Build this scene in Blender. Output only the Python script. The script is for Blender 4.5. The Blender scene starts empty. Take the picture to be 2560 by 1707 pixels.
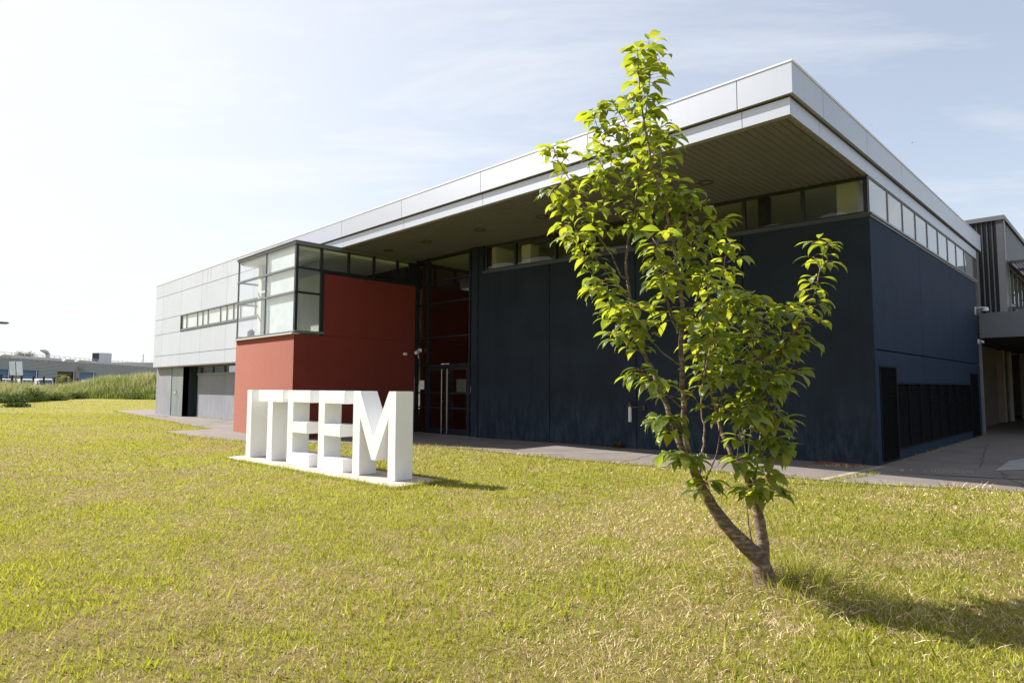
import bpy, bmesh, math, random
import numpy as np
from mathutils import Vector, Matrix
random.seed(7)
rng = np.random.default_rng(11)
C = bpy.context.scene.collection
SC = bpy.context.scene
rad = math.radians

# ------------------------------------------------------------------ camera
cam_d = bpy.data.cameras.new('camera')
cam_d.sensor_width = 36.0
cam_d.lens = 22.14
cam_d.clip_start = 0.05
cam_d.clip_end = 4000
cam = bpy.data.objects.new('camera', cam_d)
C.objects.link(cam)
YAW, PIT, ROL = 0.7847, 0.0718, 0.0025
cam.matrix_world = (Matrix.Translation((0, 0, 1.5)) @ Matrix.Rotation(YAW, 4, 'Z')
                    @ Matrix.Rotation(math.pi / 2 + PIT, 4, 'X') @ Matrix.Rotation(ROL, 4, 'Z'))
SC.camera = cam
FH = Vector((-math.sin(YAW), math.cos(YAW), 0))
RH = Vector((math.cos(YAW), math.sin(YAW), 0))

# ------------------------------------------------------------------ light
SUN_TO = Vector((-1.12, -0.45, 1.0)).normalized()
SUN_EL = math.asin(SUN_TO.z)
SUN_AZ = math.atan2(SUN_TO.x, SUN_TO.y)          # clockwise from +Y
sun_d = bpy.data.lights.new('sun', 'SUN')
sun_d.energy = 4.6
sun_d.angle = rad(0.5)
sun_d.color = (1.0, 0.96, 0.90)
sun = bpy.data.objects.new('sun', sun_d)
C.objects.link(sun)
sun.rotation_euler = SUN_TO.to_track_quat('Z', 'Y').to_euler()
W = bpy.data.worlds.new('World')
SC.world = W
W.use_nodes = True
SC.view_settings.view_transform = 'Standard'
SC.view_settings.look = 'None'
SC.view_settings.gamma = 1.0
SC.view_settings.exposure = 1.2
SC.cycles.use_denoising = True
SC.cycles.denoising_prefilter = 'NONE'
SC.cycles.sample_clamp_indirect = 6.0
SC.cycles.max_bounces = 8
SC.cycles.transparent_max_bounces = 16
SC.cycles.caustics_reflective = False
SC.cycles.caustics_refractive = False


def world_nodes():
    nt = W.node_tree
    nt.nodes.clear()
    N = nt.nodes.new
    L = nt.links.new
    out = N('ShaderNodeOutputWorld')
    bg = N('ShaderNodeBackground')
    bg.inputs['Strength'].default_value = 0.080
    sky = N('ShaderNodeTexSky')
    sky.sky_type = 'NISHITA'
    sky.sun_disc = False
    sky.sun_elevation = SUN_EL
    sky.sun_rotation = SUN_AZ
    sky.air_density = 1.0
    sky.dust_density = 1.6
    sky.ozone_density = 1.5
    tc = N('ShaderNodeTexCoord')
    sep = N('ShaderNodeSeparateXYZ')
    L(tc.outputs['Generated'], sep.inputs[0])

    def M(op, a, b=None, c=None):
        m = N('ShaderNodeMath')
        m.operation = op
        for i, v in enumerate((a, b, c)):
            if v is None:
                continue
            if isinstance(v, (int, float)):
                m.inputs[i].default_value = v
            else:
                L(v, m.inputs[i])
        return m.outputs[0]
    z = M('MAXIMUM', sep.outputs[2], 0.0)
    den = M('ADD', z, 0.12)
    cx = M('DIVIDE', sep.outputs[0], den)
    cy = M('DIVIDE', sep.outputs[1], den)
    # stretch the cirrus along one bearing
    ca, sa = math.cos(0.75), math.sin(0.75)
    u = M('ADD', M('MULTIPLY', cx, ca), M('MULTIPLY', cy, sa))
    v = M('SUBTRACT', M('MULTIPLY', cy, ca), M('MULTIPLY', cx, sa))
    comb = N('ShaderNodeCombineXYZ')
    L(M('MULTIPLY', u, 0.55), comb.inputs[0])
    L(M('MULTIPLY', v, 1.5), comb.inputs[1])
    n1 = N('ShaderNodeTexNoise')
    n1.inputs['Scale'].default_value = 1.3
    n1.inputs['Detail'].default_value = 9
    n1.inputs['Roughness'].default_value = 0.62
    n1.inputs['Distortion'].default_value = 0.35
    L(comb.outputs[0], n1.inputs['Vector'])
    r1 = N('ShaderNodeMapRange')
    r1.inputs[1].default_value = 0.49
    r1.inputs[2].default_value = 0.76
    r1.inputs[3].default_value = 0.0
    r1.inputs[4].default_value = 1.0
    L(n1.outputs[0], r1.inputs[0])
    # milky veil: thick toward the horizon and toward the sun
    sd = N('ShaderNodeVectorMath')
    sd.operation = 'DOT_PRODUCT'
    L(tc.outputs['Generated'], sd.inputs[0])
    sd.inputs[1].default_value = SUN_TO
    g = N('ShaderNodeMapRange')
    g.inputs[1].default_value = 0.05
    g.inputs[2].default_value = 0.95
    g.inputs[3].default_value = 0.0
    g.inputs[4].default_value = 1.0
    L(sd.outputs['Value'], g.inputs[0])
    hz = M('POWER', M('SUBTRACT', 1.0, z), 5.0)
    veil = M('ADD', M('MULTIPLY', M('POWER', g.outputs[0], 1.7), 0.56), M('MULTIPLY', hz, 0.42))
    veil = M('ADD', veil, 0.33)
    cl = M('MULTIPLY', r1.outputs[0], 0.42)
    fac = M('MINIMUM', M('ADD', veil, cl), 0.97)
    mx = N('ShaderNodeMix')
    mx.data_type = 'RGBA'
    L(fac, mx.inputs[0])
    L(sky.outputs[0], mx.inputs[6])
    mx.inputs[7].default_value = (5.3, 5.42, 5.6, 1)
    L(mx.outputs[2], bg.inputs['Color'])
    L(bg.outputs[0], out.inputs[0])


world_nodes()


# ------------------------------------------------------------------ materials
MATS = {}


def new_mat(name):
    m = bpy.data.materials.new(name)
    m.use_nodes = True
    nt = m.node_tree
    b = nt.nodes['Principled BSDF']
    return m, nt, b


def mat(name, col, rough=0.6, metal=0.0, var=0.12, scale=3.0, streak=0.0, streak_col=None, bump=0.0, bscale=60.0,
        spec=0.5, sheen=0.0, island=0.0, lowstain=None, ribs=None, vstretch=0.12):
    """painted / mineral surface: mottled tone, vertical streaks, weather stains near the foot, fine bump"""
    if name in MATS:
        return MATS[name]
    m, nt, b = new_mat(name)
    N, L = nt.nodes.new, nt.links.new
    b.inputs['Roughness'].default_value = rough
    b.inputs['Metallic'].default_value = metal
    b.inputs['Specular IOR Level'].default_value = spec
    if sheen:
        b.inputs['Sheen Weight'].default_value = sheen
        b.inputs['Sheen Roughness'].default_value = 0.45
        b.inputs['Sheen Tint'].default_value = (1, .50, .38, 1)
    geo = N('ShaderNodeNewGeometry')
    n = N('ShaderNodeTexNoise')
    n.inputs['Scale'].default_value = scale
    n.inputs['Detail'].default_value = 6
    L(geo.outputs['Position'], n.inputs['Vector'])
    mr = N('ShaderNodeMapRange')
    mr.inputs[1].default_value = 0.25
    mr.inputs[2].default_value = 0.75
    mr.inputs[3].default_value = 1 - var
    mr.inputs[4].default_value = 1 + var
    L(n.outputs[0], mr.inputs[0])
    mul = N('ShaderNodeMix')
    mul.data_type = 'RGBA'
    mul.blend_type = 'MULTIPLY'
    mul.inputs[0].default_value = 1
    mul.inputs[6].default_value = (*col, 1)
    L(mr.outputs[0], mul.inputs[7])
    cur = mul.outputs[2]
    if island:
        mi = N('ShaderNodeMapRange')
        mi.inputs[3].default_value = 1 - island
        mi.inputs[4].default_value = 1 + island
        L(geo.outputs['Random Per Island'], mi.inputs[0])
        m2 = N('ShaderNodeMix')
        m2.data_type = 'RGBA'
        m2.blend_type = 'MULTIPLY'
        m2.inputs[0].default_value = 1
        L(cur, m2.inputs[6])
        L(mi.outputs[0], m2.inputs[7])
        cur = m2.outputs[2]
    if streak:
        mp = N('ShaderNodeMapping')
        mp.inputs['Scale'].default_value = (5.0, 5.0, vstretch)
        L(geo.outputs['Position'], mp.inputs['Vector'])
        ns = N('ShaderNodeTexNoise')
        ns.inputs['Scale'].default_value = 1.6
        ns.inputs['Detail'].default_value = 5
        L(mp.outputs[0], ns.inputs['Vector'])
        rs = N('ShaderNodeMapRange')
        rs.inputs[1].default_value = 0.52
        rs.inputs[2].default_value = 0.80
        rs.inputs[4].default_value = streak
        L(ns.outputs[0], rs.inputs[0])
        m3 = N('ShaderNodeMix')
        m3.data_type = 'RGBA'
        L(rs.outputs[0], m3.inputs[0])
        L(cur, m3.inputs[6])
        m3.inputs[7].default_value = (*(streak_col or (0.3, 0.27, 0.22)), 1)
        cur = m3.outputs[2]
    if lowstain:
        zc, zr, sc, amt = lowstain
        sp = N('ShaderNodeSeparateXYZ')
        L(geo.outputs['Position'], sp.inputs[0])
        rz = N('ShaderNodeMapRange')
        rz.inputs[1].default_value = zc
        rz.inputs[2].default_value = zc - zr
        L(sp.outputs[2], rz.inputs[0])
        mp = N('ShaderNodeMapping')
        mp.inputs['Scale'].default_value = (7, 7, 1.7)
        L(geo.outputs['Position'], mp.inputs['Vector'])
        ns = N('ShaderNodeTexNoise')
        ns.inputs['Scale'].default_value = 1.0
        ns.inputs['Detail'].default_value = 8
        ns.inputs['Roughness'].default_value = 0.7
        L(mp.outputs[0], ns.inputs['Vector'])
        rs = N('ShaderNodeMapRange')
        rs.inputs[1].default_value = 0.44
        rs.inputs[2].default_value = 0.85
        L(ns.outputs[0], rs.inputs[0])
        mm = N('ShaderNodeMath')
        mm.operation = 'MULTIPLY'
        L(rz.outputs[0], mm.inputs[0])
        L(rs.outputs[0], mm.inputs[1])
        m4 = N('ShaderNodeMath')
        m4.operation = 'MULTIPLY'
        m4.inputs[1].default_value = amt
        L(mm.outputs[0], m4.inputs[0])
        m5 = N('ShaderNodeMix')
        m5.data_type = 'RGBA'
        L(m4.outputs[0], m5.inputs[0])
        L(cur, m5.inputs[6])
        m5.inputs[7].default_value = (*sc, 1)
        cur = m5.outputs[2]
    L(cur, b.inputs['Base Color'])
    if bump or ribs:
        bp = N('ShaderNodeBump')
        bp.inputs['Strength'].default_value = 1.0
        if ribs:
            ax, per, dep = ribs
            sp2 = N('ShaderNodeSeparateXYZ')
            L(geo.outputs['Position'], sp2.inputs[0])
            s1 = N('ShaderNodeMath')
            s1.operation = 'MULTIPLY'
            s1.inputs[1].default_value = 2 * math.pi / per
            L(sp2.outputs[ax], s1.inputs[0])
            s2 = N('ShaderNodeMath')
            s2.operation = 'SINE'
            L(s1.outputs[0], s2.inputs[0])
            bp.inputs['Distance'].default_value = dep
            L(s2.outputs[0], bp.inputs['Height'])
        else:
            nb = N('ShaderNodeTexNoise')
            nb.inputs['Scale'].default_value = bscale
            nb.inputs['Detail'].default_value = 8
            L(geo.outputs['Position'], nb.inputs['Vector'])
            bp.inputs['Distance'].default_value = bump
            L(nb.outputs[0], bp.inputs['Height'])
        L(bp.outputs[0], b.inputs['Normal'])
    MATS[name] = m
    return m


def glass_mat(name, tint=(0.86, 0.9, 0.88), ior=1.75, gloss=(1, 1, 1)):
    if name in MATS:
        return MATS[name]
    m, nt, b = new_mat(name)
    nt.nodes.remove(b)
    N, L = nt.nodes.new, nt.links.new
    out = nt.nodes['Material Output']
    tr = N('ShaderNodeBsdfTransparent')
    tr.inputs[0].default_value = (*tint, 1)
    gl = N('ShaderNodeBsdfGlossy')
    gl.inputs['Roughness'].default_value = 0.0
    gl.inputs['Color'].default_value = (*gloss, 1)
    fr = N('ShaderNodeFresnel')
    ge = N('ShaderNodeNewGeometry')
    im = N('ShaderNodeMix')
    im.inputs[2].default_value = ior
    im.inputs[3].default_value = 1.0 / ior
    L(ge.outputs['Backfacing'], im.inputs[0])
    L(im.outputs[0], fr.inputs['IOR'])
    mx = N('ShaderNodeMixShader')
    L(fr.outputs[0], mx.inputs[0])
    L(tr.outputs[0], mx.inputs[1])
    L(gl.outputs[0], mx.inputs[2])
    L(mx.outputs[0], out.inputs[0])
    MATS[name] = m
    return m


M_WHITE = lambda: mat('white_cladding', (0.47, 0.495, 0.565), 0.45, 0.0, 0.03, 0.8, 0.35, (0.41, 0.40, 0.38), island=0.025)
M_STAIN = lambda: mat('rain_stain', (0.30, 0.26, 0.20), 0.8, 0, 0.3, 6)
M_SILVER = lambda: mat('silver_fascia', (0.45, 0.47, 0.53), 0.36, 0.45, 0.03, 0.7, 0.18, (0.38, 0.38, 0.39), island=0.02)
M_COPING = lambda: mat('coping_metal', (0.78, 0.78, 0.78), 0.35, 0.3, 0.03)
M_JOINT = lambda: mat('dark_joint', (0.06, 0.055, 0.05), 0.8)
M_NAVY = lambda: mat('navy_render', (0.0175, 0.0245, 0.0370), 0.75, 0, 0.2, 1.1, 0.4, (0.009, 0.0138, 0.025),
                     bump=0.0015, bscale=220, lowstain=(1.5, 1.7, (0.085, 0.115, 0.15), 0.75), spec=.12)
M_NAVY_SKYLIT = lambda: mat('navy_render_skylit', (0.0140, 0.0285, 0.0590), 0.7, 0, 0.15, 1.3, 0.3, (0.0065, 0.014, 0.033),  # same navy render, bluer: sky light on the side put into the colour
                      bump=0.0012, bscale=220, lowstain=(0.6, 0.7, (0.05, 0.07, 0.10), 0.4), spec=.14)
M_RED = lambda: mat('red_render', (0.165, 0.029, 0.021), 0.85, 0, 0.07, 1.5, 0.45, (0.125, 0.022, 0.017), bump=0.0012,
                    bscale=240, lowstain=(0.35, 0.4, (0.22, 0.11, 0.09), 0.5), spec=.15, sheen=.65)
M_SOFFIT = lambda: mat('soffit_slats', (0.142, 0.146, 0.172), 0.6, 0, 0.08, 1.0, island=0.0)
M_FRAME = lambda: mat('dark_frame', (0.009, 0.012, 0.017), 0.45, 0.1, 0.08)
M_FRAMEL = lambda: mat('grey_frame', (0.16, 0.165, 0.175), 0.42, 0.3, 0.08)
M_MULL = lambda: mat('pale_mullion', (0.34, 0.345, 0.35), 0.42, 0.2, 0.06)
M_STEEL = lambda: mat('brushed_steel', (0.36, 0.35, 0.34), 0.36, 0.9, 0.06, 20)
M_GREY = lambda: mat('grey_render', (0.235, 0.24, 0.265), 0.8, 0, 0.10, 1.6, 0.45, (0.18, 0.19, 0.22), bump=0.0015,
                     bscale=200, lowstain=(0.95, 0.7, (0.40, 0.40, 0.41), 0.75))
M_DOORG = lambda: mat('grey_green_door', (0.21, 0.235, 0.24), 0.5, 0.0, 0.06, 2, 0.25, (0.17, 0.19, 0.19))
M_PLASTER = lambda: mat('interior_plaster', (0.62, 0.63, 0.58), 0.85, 0, 0.04)
M_CEIL = lambda: mat('ceiling_tiles', (0.74, 0.76, 0.72), 0.9, 0, 0.05)
M_DARKIN = lambda: mat('interior_dark', (0.045, 0.04, 0.04), 0.8)
M_REDIN = lambda: mat('interior_red', (0.085, 0.011, 0.009), 0.7)
M_GRILLE = lambda: mat('black_grille', (0.007, 0.0075, 0.009), 0.7, 0.0, 0.2, 4, spec=.12)
M_BLACK = lambda: mat('black_void', (0.006, 0.006, 0.007), 0.9)
M_SIGNW = lambda: mat('gloss_white', (0.78, 0.785, 0.79), 0.18, 0, 0.03, 1.2, 0.14, (0.68, 0.67, 0.65), bump=0.0006,
                      bscale=9, spec=0.5, lowstain=(0.30, 0.28, (0.50, 0.46, 0.38), 0.45))
M_PLINTH = lambda: mat('plinth_stone', (0.41, 0.345, 0.305), 0.75, 0, 0.16, 2.5, 0.4, (0.30, 0.25, 0.21), bump=0.002)
M_CONC = lambda: mat('raw_concrete', (0.10, 0.09, 0.075), 0.8, 0, 0.15, 1.3, 0.5, (0.2, 0.18, 0.15), bump=0.002)
M_DARKCLAD = lambda: mat('dark_metal_cladding', (0.030, 0.033, 0.038), 0.5, 0.3, 0.08, 1.0, 0.2, (0.045, 0.047, 0.05))
M_BAND = lambda: mat('slate_band', (0.16, 0.17, 0.20), 0.5, 0.2, 0.05, 0.8)
M_PLASTICW = lambda: mat('white_plastic', (0.72, 0.72, 0.70), 0.4)
M_BLK = lambda: mat('black_plastic', (0.02, 0.02, 0.02), 0.4)
M_PAPER = lambda: mat('paper', (0.78, 0.79, 0.80), 0.8)
GLASS = lambda: glass_mat('clear_glass')
GLASSD = lambda: glass_mat('tinted_glass', (0.84, 0.88, 0.83), 1.5)
GLASSB = lambda: glass_mat('bay_glass', (0.94, 0.97, 0.97), 2.35)


def opal():
    if 'opal_glass' in MATS: return MATS['opal_glass']
    m = glass_mat('opal_glass', (.55, .60, .64), 2.3)
    nt = m.node_tree
    N, L = nt.nodes.new, nt.links.new
    tl = N('ShaderNodeBsdfTranslucent')
    tl.inputs[0].default_value = (.90, .93, .96, 1)
    df = N('ShaderNodeBsdfDiffuse')
    df.inputs[0].default_value = (.78, .82, .86, 1)
    a = N('ShaderNodeMixShader')
    a.inputs[0].default_value = .5
    L(tl.outputs[0], a.inputs[1])
    L(df.outputs[0], a.inputs[2])
    mx = [n for n in nt.nodes if n.type == 'MIX_SHADER' and n != a][0]
    tr = [n for n in nt.nodes if n.type == 'BSDF_TRANSPARENT'][0]
    c = N('ShaderNodeMixShader')
    c.inputs[0].default_value = .85
    L(tr.outputs[0], c.inputs[1])
    L(a.outputs[0], c.inputs[2])
    L(c.outputs[0], mx.inputs[1])
    return m


GLASSO = opal


# ------------------------------------------------------------------ mesh helpers
ORG = {}


class MB:
    def __init__(self):
        self.v, self.f, self.mi = [], [], []
        self.cur = 0

    def add(self, vs, fs):
        o = len(self.v)
        self.v += [tuple(p) for p in vs]
        for f in fs:
            self.f.append(tuple(o + i for i in f))
            self.mi.append(self.cur)

    def box(self, x0, x1, y0, y1, z0, z1):
        if x0 > x1: x0, x1 = x1, x0
        if y0 > y1: y0, y1 = y1, y0
        if z0 > z1: z0, z1 = z1, z0
        self.add([(x, y, z) for z in (z0, z1) for y in (y0, y1) for x in (x0, x1)],
                 [(0, 2, 3, 1), (4, 5, 7, 6), (0, 1, 5, 4), (2, 6, 7, 3), (0, 4, 6, 2), (1, 3, 7, 5)])

    def obox(self, o, ax, ay, az, a0, a1, b0, b1, c0, c1):
        o, ax, ay, az = Vector(o), Vector(ax), Vector(ay), Vector(az)
        P = [o + ax * a + ay * b + az * c for c in (c0, c1) for b in (b0, b1) for a in (a0, a1)]
        F = [(0, 2, 3, 1), (4, 5, 7, 6), (0, 1, 5, 4), (2, 6, 7, 3), (0, 4, 6, 2), (1, 3, 7, 5)]
        if ax.cross(ay).dot(az) < 0:
            F = [tuple(reversed(f)) for f in F]
        self.add(P, F)

    def prism(self, poly, fn0, fn1):
        n = len(poly)
        self.add([fn0(*p) for p in poly] + [fn1(*p) for p in poly],
                 [tuple(range(n))[::-1], tuple(range(n, 2 * n))] + [(i, (i + 1) % n, n + (i + 1) % n, n + i) for i in range(n)])

    def tube(self, pts, r, n=8, caps=True):
        pts = [Vector(p) for p in pts]
        rs = r if isinstance(r, (list, tuple)) else [r] * len(pts)
        vs, fs = [], []
        t0 = (pts[1] - pts[0]).normalized()
        up = Vector((0, 0, 1)) if abs(t0.z) < 0.9 else Vector((1, 0, 0))
        a = t0.cross(up).normalized()
        for i, p in enumerate(pts):
            if i == 0: t = pts[1] - pts[0]
            elif i == len(pts) - 1: t = pts[-1] - pts[-2]
            else: t = pts[i + 1] - pts[i - 1]
            t.normalize()
            a = (a - t * a.dot(t)).normalized()
            b = t.cross(a)
            for k in range(n):
                w = 2 * math.pi * k / n
                vs.append(p + (a * math.cos(w) + b * math.sin(w)) * rs[i])
        for i in range(len(pts) - 1):
            for k in range(n):
                fs.append((i * n + k, i * n + (k + 1) % n, (i + 1) * n + (k + 1) % n, (i + 1) * n + k))
        if caps:
            fs.append(tuple(range(n))[::-1])
            fs.append(tuple((len(pts) - 1) * n + k for k in range(n)))
        self.add(vs, fs)

    def disc(self, c, nrm, r0, r1, n=20, thick=0.004):
        """flat ring (r0 = 0: disc)"""
        nrm = Vector(nrm).normalized()
        a = nrm.orthogonal().normalized()
        b = nrm.cross(a)
        c = Vector(c)
        for k in range(n):
            w0, w1 = 2 * math.pi * k / n, 2 * math.pi * (k + 1) / n
            d0, d1 = a * math.cos(w0) + b * math.sin(w0), a * math.cos(w1) + b * math.sin(w1)
            P = []
            for h in (0, thick):
                P += [c + d0 * r0 + nrm * h, c + d0 * r1 + nrm * h, c + d1 * r1 + nrm * h, c + d1 * r0 + nrm * h]
            self.add(P, [(0, 3, 2, 1), (4, 5, 6, 7), (1, 2, 6, 5), (0, 4, 7, 3)])

    def build(self, name, mats, parent=None, bevel=0.0, smooth=False, label=None):
        me = bpy.data.meshes.new(name)
        o = bpy.data.objects.new(name, me)
        org = Vector((0, 0, 0))
        if parent is not None:
            org = ORG[parent.name]
            o.parent = parent
            if label: o['label'] = label
        me.from_pydata([(x - org.x, y - org.y, z - org.z) for x, y, z in self.v], [], self.f)
        for m in (mats if isinstance(mats, (list, tuple)) else [mats]):
            me.materials.append(m)
        if any(self.mi):
            me.polygons.foreach_set('material_index', self.mi)
        if bevel:
            bm = bmesh.new()
            bm.from_mesh(me)
            bmesh.ops.remove_doubles(bm, verts=bm.verts, dist=1e-5)
            bmesh.ops.bevel(bm, geom=[e for e in bm.edges if e.is_manifold and e.calc_face_angle(0) > 0.4], offset=bevel,
                            segments=2, affect='EDGES', clamp_overlap=True)
            bm.to_mesh(me)
            bm.free()
        if smooth:
            me.polygons.foreach_set('use_smooth', [True] * len(me.polygons))
        me.update()
        C.objects.link(o)
        ORG[o.name] = org
        return o


def thing(name, label, cat, loc=(0, 0, 0), group=None):
    o = bpy.data.objects.new(name, None)
    o.empty_display_size = 0.2
    C.objects.link(o)
    o.location = loc
    o['label'] = label
    o['category'] = cat
    if group: o['group'] = group
    ORG[o.name] = Vector(loc)
    return o


def tag(o, label, cat, group=None):
    o['label'] = label
    o['category'] = cat
    if group: o['group'] = group
    return o


def struct(o, kind='structure'):
    o['kind'] = kind
    return o


def copy_tree(o, parent=None):
    c = o.copy()
    C.objects.link(c)
    if parent is not None:
        c.parent = parent
    for ch in list(o.children):
        copy_tree(ch, c)
    return c


def far(px, d, z=0.0):
    """a point seen on the bearing of column px, d metres ahead"""
    r = (px - 1280.0) / 1574.3 * d
    p = RH * r + FH * d
    return Vector((p.x, p.y, z))


def ground_h(x, y):
    t = np.clip((-20.5 - np.asarray(x, float)) / 6.5, 0, 1)
    return 0.10 * t * t * (3 - 2 * t)

# ================================================================== SETTING: ground
def in_poly(x, y, poly):
    x = np.asarray(x); y = np.asarray(y)
    c = np.zeros(x.shape, bool)
    n = len(poly)
    j = n - 1
    for i in range(n):
        xi, yi = poly[i]; xj, yj = poly[j]
        if yi != yj:
            c ^= ((yi > y) != (yj > y)) & (x < (xj - xi) * (y - yi) / (yj - yi) + xi)
        j = i
    return c


PAVE = [(-41.4, 11.6), (-41.0, 9.4), (-38.96, 9.04), (-34.0, 8.62), (-29.6, 8.23), (-25.0, 7.97), (-22.65, 8.07), (-22.5, 6.49),
        (-20.0, 6.59), (-18.28, 6.84), (-17.1, 7.05), (-15.6, 8.1), (-14.2, 9.3), (-12.9, 9.85), (-11.39, 10.07), (-8.63, 10.06),
        (-6.31, 10.5), (-3.25, 10.88), (-2.21, 11.27), (-1.28, 11.68), (0.6, 12.2), (4, 13.2), (14, 16.0), (30, 19), (30, 70), (-41.4, 70)]


def soil_material():
    m, nt, b = new_mat('lawn_turf')
    N, L = nt.nodes.new, nt.links.new
    geo = N('ShaderNodeNewGeometry')

    def noise(sc, det=6, rough=0.6):
        n = N('ShaderNodeTexNoise')
        n.inputs['Scale'].default_value = sc
        n.inputs['Detail'].default_value = det
        n.inputs['Roughness'].default_value = rough
        L(geo.outputs['Position'], n.inputs['Vector'])
        return n.outputs[0]

    def ramp(fac, stops):
        r = N('ShaderNodeValToRGB')
        L(fac, r.inputs[0])
        e = r.color_ramp.elements
        e[0].position, e[0].color = stops[0][0], (*stops[0][1], 1)
        e[1].position, e[1].color = stops[-1][0], (*stops[-1][1], 1)
        for p, c in stops[1:-1]:
            k = e.new(p)
            k.color = (*c, 1)
        return r.outputs[0]

    def mix(f, a, bb, mode='MIX'):
        x = N('ShaderNodeMix')
        x.data_type = 'RGBA'
        x.blend_type = mode
        if isinstance(f, float): x.inputs[0].default_value = f
        else: L(f, x.inputs[0])
        L(a, x.inputs[6])
        L(bb, x.inputs[7])
        return x.outputs[2]
    big = ramp(noise(0.33, 7, 0.65), [(0.36, (0.180, 0.172, 0.028)), (0.52, (0.240, 0.205, 0.046)), (0.66, (0.305, 0.222, 0.092))])
    fine = ramp(noise(26, 8, 0.8), [(0.30, (0.045, 0.045, 0.011)), (0.5, (0.290, 0.260, 0.052)), (0.72, (0.58, 0.47, 0.21))])
    mid = ramp(noise(5.5, 6, 0.7), [(0.36, (0.18, 0.192, 0.026)), (0.62, (0.42, 0.335, 0.11))])
    col = mix(0.42, big, fine)
    col = mix(0.35, col, mid)
    L(col, b.inputs['Base Color'])
    b.inputs['Roughness'].default_value = 0.95
    b.inputs['Specular IOR Level'].default_value = 0.1
    bp = N('ShaderNodeBump')
    bp.inputs['Distance'].default_value = 0.05
    L(noise(38, 6, 0.75), bp.inputs['Height'])
    L(bp.outputs[0], b.inputs['Normal'])
    return m


def make_lawn():
    """one sheet to the horizon, finer close to the camera"""
    xs = np.unique(np.concatenate([np.linspace(-1500, -120, 12), np.linspace(-120, 30, 101), np.linspace(30, 1500, 12)]))
    ys = np.unique(np.concatenate([np.linspace(-1500, -10, 10), np.linspace(-10, 90, 76), np.linspace(90, 1500, 12)]))
    X, Y = np.meshgrid(xs, ys)
    Z = ground_h(X, Y)
    nx, ny = len(xs), len(ys)
    v = np.stack([X, Y, Z], -1).reshape(-1, 3)
    f = [(j * nx + i, j * nx + i + 1, (j + 1) * nx + i + 1, (j + 1) * nx + i) for j in range(ny - 1) for i in range(nx - 1)]
    me = bpy.data.meshes.new('lawn')
    me.from_pydata(v.tolist(), [], f)
    me.materials.append(soil_material())
    o = bpy.data.objects.new('lawn', me)
    C.objects.link(o)
    struct(o)


make_lawn()


def sheet(name, poly, z, m, thick=0.0, h=True):
    bm = bmesh.new()
    vs = [bm.verts.new((x, y, 0)) for x, y in poly]
    bm.faces.new(vs)
    bmesh.ops.triangulate(bm, faces=bm.faces[:])
    bmesh.ops.subdivide_edges(bm, edges=[e for e in bm.edges if e.calc_length() > 4], cuts=3, use_grid_fill=True)
    bmesh.ops.triangulate(bm, faces=bm.faces[:])
    for vv in bm.verts:
        vv.co.z = z + (float(ground_h(vv.co.x, vv.co.y)) if h else 0)
    me = bpy.data.meshes.new(name)
    bm.normal_update()
    for f in bm.faces:
        if f.normal.z < 0: f.normal_flip()
    bm.to_mesh(me)
    bm.free()
    me.materials.append(m)
    o = bpy.data.objects.new(name, me)
    C.objects.link(o)
    return struct(o)


M_PAVE = mat('worn_asphalt', (0.165, 0.140, 0.124), 0.9, 0, 0.22, 1.2, 0.0, bump=0.004, bscale=90)
sheet('pavement', PAVE, 0.012, M_PAVE)
# paler repair of the roadway on the right, and the cast joints across the path
sheet('concrete_patch', [(-1.95, 14.25), (-1.55, 14.9), (0.5, 15.4), (3.5, 16.2), (3.5, 19.5), (0.3, 19.0), (-1.6, 18.3), (-2.0, 16.4)], 0.020,
      mat('pale_concrete', (0.30, 0.29, 0.28), 0.9, 0, 0.15, 2.2, bump=0.003))
M_CRK = mat('dark_crack', (.07, .062, .055), .95)
rr = random.Random(3)
for (xa, ya, xb, yb) in [(-3.2, 12.6, 1.2, 14.2), (-1.2, 11.9, -1.9, 14.2), (-7.4, 10.45, -7.9, 13.1), (-14.6, 9.2, -12.9, 12.4), (-2.2, 14.6, -3.0, 21), (-24, 8.1, -26.5, 10.1), (-31, 8.7, -30, 10.1)]:
    n = 14
    pts = [(xa + (xb - xa) * i / n + rr.gauss(0, .035), ya + (yb - ya) * i / n + rr.gauss(0, .035)) for i in range(n + 1)]
    w = .011
    sheet('pavement_crack', [(x - w, y - w * .4) for x, y in pts] + [(x + w, y + w * .4) for x, y in reversed(pts)], 0.0155, M_CRK)
M_SEAM = mat('pale_seam', (0.30, 0.25, 0.20), 0.95, 0, 0.2, 5)
for (xa, ya, xb, yb, w) in [(-9.9, 10.07, -7.9, 13.1, .10), (-12.7, 10.0, -12.0, 12.6, .06), (-3.75, 10.85, -3.55, 13.5, .12),
                            (-5.9, 10.7, -5.3, 13.3, .03), (-20.1, 6.7, -22.6, 8.05, .08), (-17.2, 7.2, -17.0, 12.4, .05)]:
    d = Vector((xb - xa, yb - ya)).normalized()
    nn = (-d.y * w / 2, d.x * w / 2)
    sheet('pavement_seam', [(xa - nn[0], ya - nn[1]), (xb - nn[0], yb - nn[1]), (xb + nn[0], yb + nn[1]), (xa + nn[0], ya + nn[1])], 0.0165, M_SEAM, h=False)

# ================================================================== MAIN BUILDING
B = thing('office_building', 'low modern office building with white, red and navy walls under a deep silver roof',
          'building', (-10, 13, 0))
YR = 9.622           # plane of the roof edge and of the white wing
XR = -3.566
ZT, ZB, ZL = 6.52, 6.0, 5.70
SET = 0.07          # set-back of the lower band

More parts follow.
